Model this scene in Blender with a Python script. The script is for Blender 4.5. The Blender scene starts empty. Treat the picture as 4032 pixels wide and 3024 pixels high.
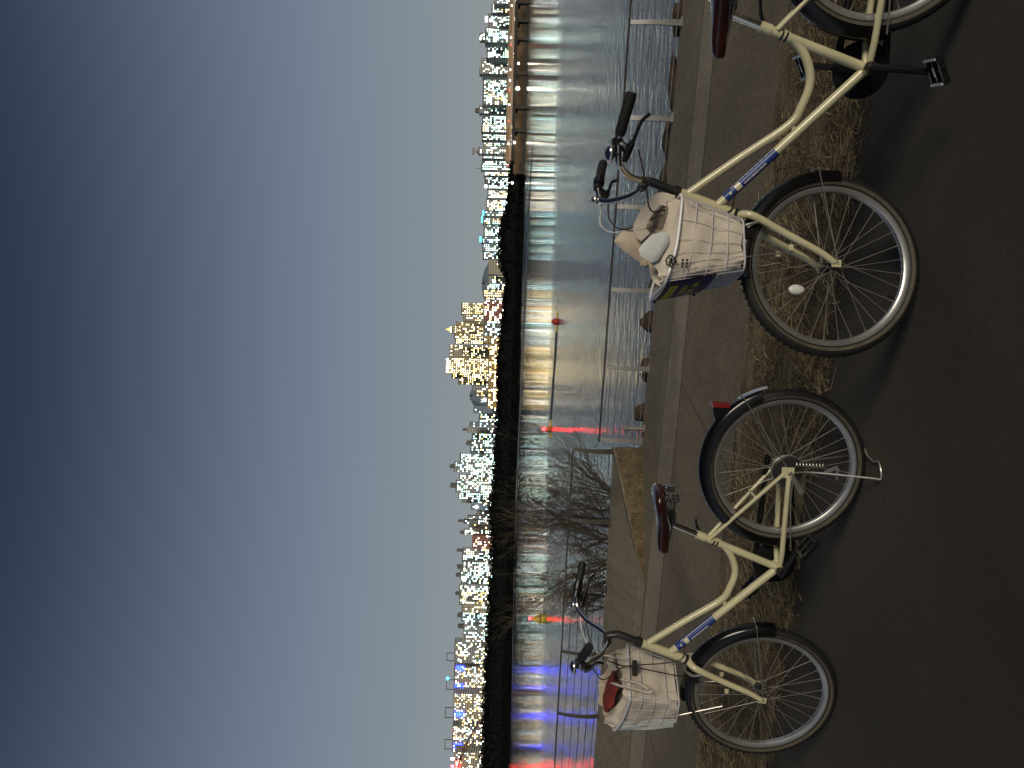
import bpy, math, random
import numpy as np
from mathutils import Vector as V, Matrix, Quaternion
random.seed(7); rng = np.random.default_rng(7)
C = bpy.context.scene.collection
SC = bpy.context.scene
R_ = math.radians
# ---------------------------------------------------------------- camera (the photograph is a portrait shot stored on its side)
CAM_H, PITCH, ROLL, FPX = 1.483, .0035, .0255, 2796.
_F = V((0, math.cos(PITCH), math.sin(PITCH))); _U = V((0, -math.sin(PITCH), math.cos(PITCH))); _X = V((1, 0, 0))
RI = _X*math.cos(ROLL) + _U*math.sin(ROLL); DI = -_U*math.cos(ROLL) + _X*math.sin(ROLL)
cd = bpy.data.cameras.new('camera'); cam = bpy.data.objects.new('camera', cd); C.objects.link(cam)
cd.sensor_width = 36; cd.lens = 36*FPX/4032; cd.clip_start = .05; cd.clip_end = 20000
cam.matrix_world = Matrix(((DI.x, RI.x, -_F.x, 0), (DI.y, RI.y, -_F.y, 0), (DI.z, RI.z, -_F.z, CAM_H), (0, 0, 0, 1)))
SC.camera = cam
# ---------------------------------------------------------------- sky, sun, exposure
W = bpy.data.worlds.new('World'); SC.world = W; W.use_nodes = True
nt = W.node_tree; nt.nodes.clear()
wo = nt.nodes.new('ShaderNodeOutputWorld'); bg = nt.nodes.new('ShaderNodeBackground')
tc = nt.nodes.new('ShaderNodeTexCoord'); sx = nt.nodes.new('ShaderNodeSeparateXYZ'); cr = nt.nodes.new('ShaderNodeValToRGB')
nt.links.new(tc.outputs['Generated'], sx.inputs[0]); nt.links.new(sx.outputs['Z'], cr.inputs[0])
stops = [(0, (.282, .310, .312)), (.05, (.268, .302, .312)), (.12, (.232, .272, .308)), (.22, (.194, .236, .302)), (.32, (.142, .180, .252)), (.43, (.084, .114, .174)), (.55, (.028, .043, .078)), (.68, (.014, .020, .038)), (1, (.010, .013, .022))]
cr.color_ramp.interpolation = 'B_SPLINE'; el = cr.color_ramp.elements
while len(el) < len(stops): el.new(.5)
for e, (p, c) in zip(el, stops): e.position = p; e.color = (*c, 1)
nt.links.new(cr.outputs[0], bg.inputs[0]); bg.inputs[1].default_value = 1
nt.links.new(bg.outputs[0], wo.inputs[0])
SUN_EL, SUN_AZ = R_(25), R_(152)      # azimuth of the light source, clockwise from +Y: behind the camera
sl = bpy.data.lights.new('sun', 'SUN'); sun = bpy.data.objects.new('sun', sl); C.objects.link(sun)
sl.energy = 2.1; sl.angle = R_(22); sl.color = (1, .89, .70)
sd = V((math.sin(SUN_AZ)*math.cos(SUN_EL), math.cos(SUN_AZ)*math.cos(SUN_EL), math.sin(SUN_EL)))
sun.rotation_euler = sd.to_track_quat('Z', 'Y').to_euler()
SC.view_settings.view_transform = 'Standard'; SC.view_settings.look = 'None'; SC.view_settings.exposure = 0; SC.view_settings.gamma = 1
SC.cycles.use_denoising = True; SC.cycles.max_bounces = 6; SC.cycles.sample_clamp_indirect = 45
# ---------------------------------------------------------------- helpers
def ray(X, Y): return _F + RI*((1512-Y)/FPX) + DI*((X-2016)/FPX)
def at(X, Y, y):
    d = ray(X, Y); return V((0, 0, CAM_H)) + d*(y/d.y)
def gz(X, Y, z):
    d = ray(X, Y); return V((0, 0, CAM_H)) + d*((z-CAM_H)/d.z)
def lerp(a, b, t): return a+(b-a)*t
def tag(o, label=None, cat=None, group=None, kind=None):
    if label: o['label'] = label
    if cat: o['category'] = cat
    if group: o['group'] = group
    if kind: o['kind'] = kind
    return o
def empty(name, loc, label, cat, group=None, rz=0):
    o = bpy.data.objects.new(name, None); C.objects.link(o); o.location = loc; o.rotation_euler = (0, 0, rz); o.empty_display_size = .1
    return tag(o, label, cat, group)
class MB:
    def __init__(s): s.v = []; s.f = []; s.m = []; s.mi = 0
    def face(s, idx): s.f.append(idx); s.m.append(s.mi)
    def quad(s, a, b, c, d):
        n = len(s.v); s.v += [tuple(a), tuple(b), tuple(c), tuple(d)]; s.face((n, n+1, n+2, n+3))
    def poly(s, pts):
        n = len(s.v); s.v += [tuple(p) for p in pts]; s.face(tuple(range(n, n+len(pts))))
    def box(s, c, sz, M=None):
        c = V(c); n = len(s.v)
        for dz in (-.5, .5):
            for dx, dy in ((-.5, -.5), (.5, -.5), (.5, .5), (-.5, .5)):
                p = V((dx*sz[0], dy*sz[1], dz*sz[2])); p = (M @ p if M else p); s.v.append(tuple(c+p))
        for f in ((0, 3, 2, 1), (4, 5, 6, 7), (0, 1, 5, 4), (1, 2, 6, 5), (2, 3, 7, 6), (3, 0, 4, 7)): s.face(tuple(n+i for i in f))
    def rings(s, R, closed_ring=True, caps=True, loop=False):
        n = len(s.v); k = len(R[0])
        for r in R: s.v += [tuple(p) for p in r]
        m = len(R)
        for i in range(m if loop else m-1):
            a = n+i*k; b = n+((i+1) % m)*k
            for j in range(k if closed_ring else k-1):
                j2 = (j+1) % k; s.face((a+j, a+j2, b+j2, b+j))
        if caps and closed_ring and not loop:
            s.face(tuple(n+j for j in reversed(range(k)))); s.face(tuple(n+(m-1)*k+j for j in range(k)))
    def tube(s, pts, r, seg=8, loop=False, caps=True, flat=None):
        pts = [V(p) for p in pts]; m = len(pts); rr = r if hasattr(r, '__len__') else [r]*m
        T = []
        for i in range(m):
            a = pts[(i-1) % m] if (loop or i > 0) else pts[i]; b = pts[(i+1) % m] if (loop or i < m-1) else pts[i]
            T.append((b-a).normalized())
        up = V((0, 0, 1)) if abs(T[0].z) < .9 else V((1, 0, 0))
        N = (up-T[0]*up.dot(T[0])).normalized(); R = []
        for i in range(m):
            if i:
                q = T[i-1].rotation_difference(T[i]); N = q @ N; N = (N-T[i]*N.dot(T[i])).normalized()
            B = T[i].cross(N)
            fl = flat or 1
            R.append([pts[i]+(N*math.cos(2*math.pi*j/seg)+B*math.sin(2*math.pi*j/seg)*fl)*rr[i] for j in range(seg)])
        s.rings(R, True, caps, loop)
    def lathe(s, prof, c=(0, 0, 0), axis='y', seg=48, a0=0, a1=None, closed=False):
        # prof: (radius, offset along axis)
        full = a1 is None; n = seg if full else seg+1; R = []
        for i in range(n):
            a = 2*math.pi*i/seg if full else lerp(a0, a1, i/seg)
            ca, sa = math.cos(a), math.sin(a); ring = []
            for r, o in prof:
                if axis == 'y': ring.append(V((c[0]+r*ca, c[1]+o, c[2]+r*sa)))
                elif axis == 'z': ring.append(V((c[0]+r*ca, c[1]+r*sa, c[2]+o)))
                else: ring.append(V((c[0]+o, c[1]+r*ca, c[2]+r*sa)))
            R.append(ring)
        s.rings(R, closed, closed and not full, full)
    def sphere(s, c, r, nu=10, nv=6, sc=(1, 1, 1)):
        R = []
        for i in range(nv+1):
            t = -math.pi/2+math.pi*i/nv; cr_ = max(math.cos(t), 1e-3)
            R.append([V((c[0]+r*sc[0]*cr_*math.cos(2*math.pi*j/nu), c[1]+r*sc[1]*cr_*math.sin(2*math.pi*j/nu), c[2]+r*sc[2]*math.sin(t))) for j in range(nu)])
        s.rings(R)
    def xf(s, fn): s.v = [tuple(fn(V(p))) for p in s.v]; return s
    def build(s, name, mats, parent=None, smooth=True, loc=None):
        me = bpy.data.meshes.new(name); me.from_pydata(s.v, [], s.f)
        mats = mats if isinstance(mats, (list, tuple)) else [mats]
        for m in mats: me.materials.append(m)
        if any(s.m): me.polygons.foreach_set('material_index', s.m)
        if smooth:
            me.polygons.foreach_set('use_smooth', [True]*len(s.f))
            try: me.set_sharp_from_angle(angle=R_(38))
            except Exception: pass
        me.update()
        o = bpy.data.objects.new(name, me); C.objects.link(o)
        if parent: o.parent = parent
        if loc is not None: o.location = loc
        return o
def crom(P, n=6, loop=False):
    P = [V(p) for p in P]; m = len(P); out = []
    for i in range(m if loop else m-1):
        p0 = P[(i-1) % m] if (loop or i) else P[0]*2-P[1]; p1 = P[i]; p2 = P[(i+1) % m]; p3 = P[(i+2) % m] if (loop or i+2 < m) else P[-1]*2-P[-2]
        for k in range(n):
            t = k/n; out.append(.5*((2*p1)+(p2-p0)*t+(2*p0-5*p1+4*p2-p3)*t*t+(3*p1-p0-3*p2+p3)*t**3))
    if not loop: out.append(P[-1])
    return out
# ---------------------------------------------------------------- materials
def mat(name, col, rough=.5, metal=0, var=None, bump=None, emit=None, spec=None, coat=None, coords='Object'):
    m = bpy.data.materials.new(name); m.use_nodes = True; t = m.node_tree; b = t.nodes['Principled BSDF']
    b.inputs['Base Color'].default_value = (*col, 1); b.inputs['Roughness'].default_value = rough; b.inputs['Metallic'].default_value = metal
    if spec is not None: b.inputs['Specular IOR Level'].default_value = spec
    if coat: b.inputs['Coat Weight'].default_value = coat; b.inputs['Coat Roughness'].default_value = .08
    if emit:
        b.inputs['Emission Color'].default_value = (*emit[0], 1); b.inputs['Emission Strength'].default_value = emit[1]
        m.cycles.emission_sampling = 'NONE'
    if var or bump:
        co = t.nodes.new('ShaderNodeTexCoord')
    if var:                                   # (scale, colour at the dark end, detail)
        n = t.nodes.new('ShaderNodeTexNoise'); n.inputs['Scale'].default_value = var[0]; n.inputs['Detail'].default_value = 5
        t.links.new(co.outputs[coords], n.inputs['Vector'])
        r = t.nodes.new('ShaderNodeValToRGB'); r.color_ramp.elements[0].position = .32; r.color_ramp.elements[1].position = .68
        r.color_ramp.elements[0].color = (*var[1], 1); r.color_ramp.elements[1].color = (*col, 1)
        t.links.new(n.outputs['Fac'], r.inputs[0]); t.links.new(r.outputs[0], b.inputs['Base Color'])
    if bump:                                  # (scale, strength, distance)
        n = t.nodes.new('ShaderNodeTexNoise'); n.inputs['Scale'].default_value = bump[0]; n.inputs['Detail'].default_value = 4
        t.links.new(co.outputs[coords], n.inputs['Vector'])
        u = t.nodes.new('ShaderNodeBump'); u.inputs['Strength'].default_value = bump[1]; u.inputs['Distance'].default_value = bump[2]
        t.links.new(n.outputs['Fac'], u.inputs['Height']); t.links.new(u.outputs[0], b.inputs['Normal'])
    return m
def ground_mat(name, c1, c2, big, fine, rough, bstr, streak=None, grit=.55):
    m = bpy.data.materials.new(name); m.use_nodes = True; t = m.node_tree; b = t.nodes['Principled BSDF']; L = t.links.new
    co = t.nodes.new('ShaderNodeTexCoord')
    n1 = t.nodes.new('ShaderNodeTexNoise'); n1.inputs['Scale'].default_value = big; n1.inputs['Detail'].default_value = 6; n1.inputs['Roughness'].default_value = .65
    mp = t.nodes.new('ShaderNodeMapping'); mp.inputs['Rotation'].default_value = (0, 0, .31)
    if streak: mp.inputs['Scale'].default_value = (streak, 1, 1)
    L(co.outputs['Object'], mp.inputs[0]); L(mp.outputs[0], n1.inputs['Vector'])
    n2 = t.nodes.new('ShaderNodeTexNoise'); n2.inputs['Scale'].default_value = fine; n2.inputs['Detail'].default_value = 3
    L(co.outputs['Object'], n2.inputs['Vector'])
    r = t.nodes.new('ShaderNodeValToRGB'); r.color_ramp.elements[0].position = .3; r.color_ramp.elements[1].position = .7
    r.color_ramp.elements[0].color = (*c1, 1); r.color_ramp.elements[1].color = (*c2, 1); L(n1.outputs['Fac'], r.inputs[0])
    mx = t.nodes.new('ShaderNodeMix'); mx.data_type = 'RGBA'; mx.blend_type = 'OVERLAY'; mx.inputs['Factor'].default_value = grit
    L(r.outputs[0], mx.inputs['A']); L(n2.outputs['Fac'], mx.inputs['B']); n3 = t.nodes.new('ShaderNodeTexNoise'); n3.inputs['Scale'].default_value = .37; n3.inputs['Detail'].default_value = 8; n3.inputs['Distortion'].default_value = 1.2; L(co.outputs['Object'], n3.inputs['Vector'])
    r3 = t.nodes.new('ShaderNodeValToRGB'); r3.color_ramp.elements[0].position = .42; r3.color_ramp.elements[1].position = .60
    r3.color_ramp.elements[0].color = (.74, .73, .72, 1); r3.color_ramp.elements[1].color = (1, 1, 1, 1); L(n3.outputs['Fac'], r3.inputs[0])
    m3 = t.nodes.new('ShaderNodeMix'); m3.data_type = 'RGBA'; m3.blend_type = 'MULTIPLY'; m3.inputs['Factor'].default_value = 1; L(mx.outputs['Result'], m3.inputs['A']); L(r3.outputs[0], m3.inputs['B'])
    v = t.nodes.new('ShaderNodeTexVoronoi'); v.inputs['Scale'].default_value = fine*.45; L(co.outputs['Object'], v.inputs['Vector'])
    r4 = t.nodes.new('ShaderNodeValToRGB'); r4.color_ramp.elements[0].position = .05; r4.color_ramp.elements[1].position = .9
    r4.color_ramp.elements[0].color = (.55, .55, .55, 1); r4.color_ramp.elements[1].color = (1.5, 1.45, 1.4, 1); L(v.outputs['Color'], r4.inputs[0])
    m4 = t.nodes.new('ShaderNodeMix'); m4.data_type = 'RGBA'; m4.blend_type = 'MULTIPLY'; m4.inputs['Factor'].default_value = grit; L(m3.outputs['Result'], m4.inputs['A']); L(r4.outputs[0], m4.inputs['B'])
    L(m4.outputs['Result'], b.inputs['Base Color'])
    b.inputs['Roughness'].default_value = rough
    u = t.nodes.new('ShaderNodeBump'); u.inputs['Strength'].default_value = bstr; u.inputs['Distance'].default_value = .004
    L(n2.outputs['Fac'], u.inputs['Height']); L(u.outputs[0], b.inputs['Normal'])
    return m
M = {}
M['asphalt'] = ground_mat('asphalt', (.028, .0245, .019), (.052, .046, .036), .9, 210, .95, .8, None, .42)
M['concrete'] = ground_mat('concrete', (.132, .112, .080), (.182, .156, .113), .8, 120, .9, .25, 3)
M['concrete_band'] = ground_mat('concrete_band', (.205, .183, .143), (.265, .238, .190), 1.2, 120, .9, .25, 4)
M['concrete_edge'] = ground_mat('concrete_edge', (.130, .113, .085), (.188, .165, .126), 1.1, 120, .9, .25, 6)
M['soil'] = ground_mat('soil', (.026, .020, .011), (.27, .205, .115), 7, 60, .95, 1, .30)
M['stone'] = ground_mat('stone', (.075, .057, .032), (.155, .118, .068), 5, 60, .95, .8)
M['rock'] = mat('rock', (.07, .046, .027), .9, 0, (6, (.02, .014, .009)), (18, .6, .02))
def straw():
    m = bpy.data.materials.new('straw'); m.use_nodes = True; t = m.node_tree; b = t.nodes['Principled BSDF']; L = t.links.new
    at_ = t.nodes.new('ShaderNodeAttribute'); at_.attribute_name = 'tone'
    r = t.nodes.new('ShaderNodeValToRGB'); e = r.color_ramp.elements
    e[0].color = (.022, .016, .009, 1); e[1].color = (.52, .40, .23, 1); x = e.new(.6); x.color = (.150, .115, .062, 1)
    L(at_.outputs['Fac'], r.inputs[0]); L(r.outputs[0], b.inputs['Base Color']); b.inputs['Roughness'].default_value = .8
    return m
M['straw'] = straw()
M['paint'] = mat('cream_paint', (.58, .535, .345), .30, 0, (11, (.49, .45, .28)), None, None, None, .4)
M['black'] = mat('black_plastic', (.006, .006, .0065), .34)
M['rubber'] = mat('black_rubber', (.006, .0055, .005), .7)
M['gum'] = mat('gum_sidewall', (.085, .068, .048), .7, 0, (30, (.055, .044, .031)))
M['guard'] = mat('black_mudguard', (.004, .0038, .0038), .18, 0, None, None, None, .35, .12)
M['chrome'] = mat('chrome', (.70, .66, .60), .12, 1)
M['steel'] = mat('dull_steel', (.46, .44, .41), .34, .75, (40, (.32, .30, .28)))
M['spoke'] = mat('spoke_steel', (.24, .225, .20), .4, .4)
M['alu'] = mat('aluminium_rim', (.50, .49, .48), .32, .8, (9, (.38, .37, .36)))
M['darkmetal'] = mat('dark_drum_metal', (.05, .048, .046), .4, .6)
M['leather'] = mat('brown_saddle', (.032, .0085, .006), .24, 0, (14, (.022, .006, .0045)), (120, .15, .002), None, None, .35)
M['cable'] = mat('dark_cable', (.035, .012, .010), .45)
M['white_cable'] = mat('white_cable', (.55, .54, .50), .4)
M['blue'] = mat('blue_decal', (.018, .045, .20), .35)
M['white'] = mat('white_paint', (.55, .53, .50), .6)
M['guard_plastic'] = mat('matt_black_guard', (.004, .004, .004), .5, 0, None, None, None, .25)
M['navy'] = mat('navy_plate', (.022, .020, .10), .35)
M['yellow'] = mat('yellow_print', (.70, .64, .07), .5)
M['olive'] = mat('olive_print', (.16, .15, .02), .5)
M['wire'] = mat('grey_coated_wire', (.58, .57, .60), .35, .1)
M['canvas'] = mat('canvas', (.60, .535, .45), .9, 0, (7, (.52, .455, .375)), (9, .6, .018))
M['canvas2'] = mat('lining', (.50, .43, .34), .9, 0, (9, (.36, .28, .20)))
M['ink'] = mat('black_print', (.012, .012, .012), .7)
M['redcloth'] = mat('red_cloth', (.24, .028, .018), .9, 0, (12, (.15, .016, .01)), (30, .6, .01))
M['paper'] = mat('pale_paper', (.60, .63, .62), .8, 0, (8, (.50, .52, .51)))
M['redlens'] = mat('red_lens', (.20, .010, .012), .25)
M['reflector'] = mat('white_reflector', (.62, .62, .60), .3)
M['galv'] = mat('galvanised_steel', (.22, .217, .208), .5, .3, (16, (.20, .195, .185)))
M['railpaint'] = mat('dark_rail_steel', (.075, .068, .056), .45, .2, (20, (.045, .04, .034)))
M['bark'] = mat('shrub_bark', (.070, .051, .030), .9, 0, (20, (.038, .028, .018)))
M['buoy_yellow'] = mat('yellow_buoy', (.60, .45, .06), .5, 0, (3, (.50, .36, .045)))
M['buoy_red'] = mat('red_buoy', (.34, .018, .012), .45)
M['buoy_orange'] = mat('orange_buoy', (.42, .11, .02), .5)
M['redlamp'] = mat('red_lamp', (1, .05, .03), .5, 0, None, None, ((1, .008, .010), 60))
# ================================================================ SETTING
def sheet(name, pts, m, z=0, kind='structure'):
    b = MB(); b.poly([(x, y, z) for x, y in pts]); o = b.build(name, m, smooth=False); tag(o, kind=kind); return o
XL, XR = -26, 26
def ln(c, s): return lambda x: c+s*x
G1, G2, J1, J2, ED = ln(3.457, -.263), ln(4.661, -.300), ln(6.334, -.3155), ln(6.95, -.350), ln(8.004, -.374)
def strip(name, fa, fb, m, z=0, n=40):
    b = MB()
    for i in range(n):
        x0, x1 = lerp(XL, XR, i/n), lerp(XL, XR, (i+1)/n)
        b.quad((x0, fa(x0), z), (x1, fa(x1), z), (x1, fb(x1), z), (x0, fb(x0), z))
    o = b.build(name, m, smooth=False); tag(o, kind='structure'); return o
strip('bike_path', lambda x: -14, G1, M['asphalt'])
strip('grass_bed', lambda x: G1(x), lambda x: G2(x), M['soil'], .004)
strip('promenade', G2, J1, M['concrete'])
strip('promenade_band', J1, J2, M['concrete_band'])
strip('promenade_edge', J2, ED, M['concrete_edge'])
b = MB()                                   # joints of the slabs, thin dark grooves laid on the concrete
def groove(p, q, w):
    p, q = V((*p, .003)), V((*q, .003)); s = (q-p).normalized().cross(V((0, 0, 1)))*w/2
    b.quad(p-s, q-s, q+s, p+s)
groove((XL, J1(XL)), (XR, J1(XR)), .012)
for xs in (-9.6, -6.6, -3.5, .04, 3.2, 6.4): groove((xs, J1(xs)), (xs-.62, G2(xs-.62)), .010)
groove((XL, J2(XL)), (XR, J2(XR)), .007)
tag(b.build('slab_joint', mat('joint_dirt', (.055, .046, .035), .95), smooth=False), kind='structure')
# quay face, rubble bank down to the water
b = MB()
for i in range(60):
    x0, x1 = lerp(XL, XR, i/60), lerp(XL, XR, (i+1)/60)
    b.quad((x0, ED(x0), 0), (x1, ED(x1), 0), (x1, ED(x1)+.02, -.7), (x0, ED(x0)+.02, -.7))
    b.quad((x0, ED(x0)+.02, -.7), (x1, ED(x1)+.02, -.7), (x1, ED(x1)+5, -3.4), (x0, ED(x0)+5, -3.4))
tag(b.build('quay_bank', M['stone'], smooth=False), kind='structure')
# raised ramp on the left with its low stone wall
ZT = .30
A = V((-2.16, 7.75, .004)); Bq = V((-.735, 8.268, .315))
b = MB(); nx = 14; ny = 8
b.mi = 0
def ramp(u, w):      # u along from the wall outwards to the left, w from near edge to the rail
    x = lerp(0, -24, u**1.6)
    near = V((A.x+x, A.y-.335*x, .004)); xf_ = Bq.x+x; far = V((xf_, ED(xf_)-.01, lerp(.315, .235, min(1, -x/3.5))))
    p = near.lerp(far, w); p.z = lerp(near.z, far.z, w**.8); return p
for i in range(nx):
    for j in range(ny): b.quad(ramp(i/nx, j/ny), ramp((i+1)/nx, j/ny), ramp((i+1)/nx, (j+1)/ny), ramp(i/nx, (j+1)/ny))
for i in range(nx):
    p, q = ramp(i/nx, 1), ramp((i+1)/nx, 1); b.quad(p, q, q-V((0, -.03, .7)), p-V((0, -.03, .7)))
tag(b.build('upper_quay', M['concrete_edge'], smooth=False), kind='structure')
# ---- stone wall that holds the ramp
wall = empty('stone_wall', (A.x, A.y, 0), 'low brown stone retaining wall tapering along the ramp up to the railing corner', 'wall')
b = MB(); nb = 9; W0 = V((0, 0, 0)); W1 = V((1.44, .36, 0))
fx = (W1-W0).normalized(); fn = V((fx.y, -fx.x, 0))
cur = 0.0; Lw = (W1-W0).length
for k, wd in enumerate((.20, .17, .24, .16, .22, .19, .30)):
    t0, t1 = cur/Lw, min(1, (cur+wd)/Lw); cur += wd
    h0, h1 = lerp(.0, .315, t0**.85), lerp(.0, .315, t1**.85)
    p0, p1 = W0.lerp(W1, t0)+fx*.0008, W0.lerp(W1, t1)-fx*.0008; o = fn*(.018+.005*random.random())
    for s0, s1 in (((0, .542), (.545, 1.0)) if h1 > .17 else ((0, 1.0),)):
        q = [p0+o+V((0, 0, h0*s0)), p1+o+V((0, 0, h1*s0)), p1+o+V((0, 0, h1*s1)), p0+o+V((0, 0, h0*s1))]
        n = len(b.v); b.v += [tuple(x) for x in q]+[tuple(x-fn*.12) for x in q]
        for f in ((0, 1, 2, 3), (4, 7, 6, 5), (0, 4, 5, 1), (1, 5, 6, 2), (2, 6, 7, 3), (3, 7, 4, 0)): b.face(tuple(n+i for i in f))
b.build('wall_block', M['stone'], wall, smooth=False)
b = MB(); q = [W0+V((-.03, 0, 0)), W1+V((0.02, 0, .318)), W1+V((.02, .1, .318)), W0+V((-.03, .1, 0))]
n = len(b.v); up = V((0, 0, .022)); q = [x+fn*.02 for x in q]
b.v += [tuple(x) for x in q]+[tuple(x+up) for x in q]
for f in ((0, 3, 2, 1), (4, 5, 6, 7), (0, 1, 5, 4), (1, 2, 6, 5), (2, 3, 7, 6), (3, 0, 4, 7)): b.face(tuple(n+i for i in f))
b.build('coping', M['concrete_edge'], wall, smooth=False)
b = MB(); c1 = W1+fx*.03; e = V((c1.x, c1.y, 0))
b.box(e+V((-.05, .07, .15)), (.07, .2, .30), Matrix.Rotation(.2, 3, 'Z')); b.build('end_stone', M['stone'], wall, smooth=False)
# ---- railings
def railing(name, label, posts, zb, zt, wires, m_post, lean, xa, xb):
    root = empty(name, (posts[0], ED(posts[0])-.05, zb(posts[0])), label, 'railing'); o0 = V(root.location)
    for x in posts:
        b = MB(); p = V((x, ED(x)-.05, zb(x)-.01)); h = zt-zb(x)
        pts = crom([p, p+V((-.004, -.012, h*.35)), p+V((.0, .0, h*.7)), p+V((.012, .035, h))], 5)
        R = []
        for i, c in enumerate(pts):
            w = lerp(.030, .020, i/(len(pts)-1)); d = .006
            R.append([c+V((-w, -d, 0))-o0, c+V((w, -d, 0))-o0, c+V((w, d, 0))-o0, c+V((-w, d, 0))-o0])
        b.rings(R); b.box(p-o0+V((0, 0, .012)), (.09, .07, .02)); b.build('post', m_post, root, smooth=False)
    for k in range(wires+1):
        t = 1-k/(wires+.6); b = MB(); pts = []
        for i in range(13):
            x = lerp(xa, xb, i/12); z = lerp(zb(x), zt, t); off = lerp(-.05, -.015, max(0, (t-.6)/.4)) if t > .6 else -.06
            pts.append(V((x, ED(x)+off, z))-o0)
        b.tube(pts, .0105 if k == 0 else .0042, 6); b.build('top_rail' if k == 0 else 'rail_wire', M['railpaint'] if (k == 0 or wires == 5) else M['galv'], root)
    return root
railing('railing', 'low steel railing with pale posts along the quay edge behind the nearer bicycle', [5.1, 4.27, 3.43, 2.64, 1.84, 1.03, .206, -.62], lambda x: .0, .487, 6, M['galv'], 0, 5.6, -.64)
railing('railing', 'low dark steel railing on the raised ramp in front of the bare shrubs', [-.752, -1.63, -2.545, -3.49, -4.47, -5.42, -6.4], lambda x: lerp(.315, .235, min(1, -(x+.735)/3.5)), .782, 5, M['railpaint'], 0, -.75, -6.6)
# ---- mooring bollard
bo = empty('bollard', (-.470, ED(-.47)-.13, 0), 'short steel mooring bollard with a mushroom cap at the railing corner', 'bollard')
b = MB(); b.lathe([(.052, 0), (.052, .012), (.030, .022), (.030, .20)], axis='z', seg=20); b.build('shaft', M['galv'], bo)
b = MB(); b.lathe([(.001, .236), (.035, .232), (.047, .218), (.047, .205), (.030, .198)], axis='z', seg=20); b.build('cap', M['galv'], bo)
b = MB(); b.tube([(0, 0, .22), (-.02, 0, .265)], .004, 6); b.build('pin', M['darkmetal'], bo)
# ---- rocks just beyond the edge
def rock(x, dy, w, h, label, cat='rock'):
    b = MB(); b.sphere((0, 0, 0), 1, 14, 9)
    ph = [random.random()*6 for _ in range(6)]
    def fnn(p):
        k = 1+.16*math.sin(3*p.x+ph[0])+.13*math.sin(4*p.y+ph[1]+2*p.z)+.12*math.sin(5*p.z+ph[2]+p.x*3)
        return V((p.x*k*w, p.y*k*w*.7, max(-.8, p.z*k)*h))
    b.xf(fnn); o = b.build('rock', M['rock'], loc=(x, ED(x)+dy, -h*.45), smooth=False); tag(o, label, cat, 'rocks beyond the quay edge'); return o
rock(.735, .15, .115, .15, 'largest rust brown rock behind the railing, past the front basket')
rock(.20, .13, .12, .10, 'small dark rock behind the foot of a pale railing post')
rock(-.28, .15, .13, .13, 'long brown rock at the quay edge beside the mooring bollard')
rock(1.10, .16, .12, .08, 'flat dark stone low behind the railing near the sign plate')
for i, x in enumerate((2.15, 2.55, 3.05, 3.6)):
    rock(x, .15+.03*i, .26-.02*i, .055, 'low dark rubble stone lying under the railing wires behind the near saddle')
# ---- grass strip: matted dry blades in one mesh (nobody could count them)
def grass():
    N = 90000; u = rng.random(N)**.9; x = rng.uniform(-5.2, 3.6, N)
    ga = 3.457-.263*x; gb = 4.661-.30*x
    edge = .05*np.sin(7*x)+.03*np.sin(17*x+1)
    y = ga+edge*.6+(gb-ga-.03)*np.clip(1-u, 0, 1)*1.0
    y = np.where(rng.random(N) < .07, ga-np.abs(rng.normal(0, .055, N)), y)
    w = (y-ga)/(gb-ga)
    cl = np.sin(5.1*x+2*np.sin(3*y))*np.cos(6.3*y+1.7*x)+.6*np.sin(13*x-9*y)
    keep = (rng.random(N) < np.clip(.55+.4*cl-.55*np.clip((w-.62)/.38, 0, 1), .06, 1)); ga = ga[keep]; x = x[keep]; y = y[keep]; cl = cl[keep]; w = w[keep]; N = len(x)
    L = rng.uniform(.022, .105, N)*(1.1-.45*w); az = rng.uniform(0, 2*np.pi, N)+.8*np.sin(4*x); elv = np.abs(rng.normal(.10, .20, N)); elv = np.clip(elv, .02, 1.2)
    wd = rng.uniform(.0009, .0022, N); z0 = .006+.035*rng.random(N)*(.5+.5*cl)*(1-w*.6); z0 = np.where(y < ga, .003, np.maximum(z0, .006))
    dx, dy, dz = np.cos(az)*np.cos(elv), np.sin(az)*np.cos(elv), np.sin(elv); px, py = -np.sin(az), np.cos(az)
    bend = rng.normal(0, .35, N); tn = np.clip(rng.normal(.48, .22, N)+.12*cl, 0, 1)
    P = np.zeros((N, 6, 3))
    for k, (t, ww) in enumerate(((0, 1), (.5, .8), (1, .25))):
        cx = x+dx*L*t+px*bend*L*t*t; cy = y+dy*L*t+py*bend*L*t*t; cz = np.maximum(z0+dz*L*(t-.45*t*t), .004)
        P[:, 2*k] = np.stack([cx-px*wd*ww, cy-py*wd*ww, cz], 1); P[:, 2*k+1] = np.stack([cx+px*wd*ww, cy+py*wd*ww, cz+.001], 1)
    i0 = np.arange(N)[:, None]*6; F = np.concatenate([i0+np.array([[0, 1, 3, 2]]), i0+np.array([[2, 3, 5, 4]])], 1).reshape(-1, 4)
    me = bpy.data.meshes.new('dry_grass'); me.vertices.add(N*6); me.vertices.foreach_set('co', P.reshape(-1).astype(np.float32))
    nf = len(F); me.loops.add(nf*4); me.loops.foreach_set('vertex_index', F.reshape(-1).astype(np.int32))
    me.polygons.add(nf); me.polygons.foreach_set('loop_start', np.arange(0, nf*4, 4, dtype=np.int32)); me.polygons.foreach_set('loop_total', np.full(nf, 4, dtype=np.int32))
    a = me.attributes.new('tone', 'FLOAT', 'FACE'); a.data.foreach_set('value', np.repeat(tn, 2).astype(np.float32))
    me.materials.append(M['straw']); me.update(calc_edges=True); me.validate()
    o = bpy.data.objects.new('dry_grass', me); C.objects.link(o); tag(o, 'matted dry brown grass along the strip between the path and the promenade', 'grass', kind='stuff')
grass()
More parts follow.
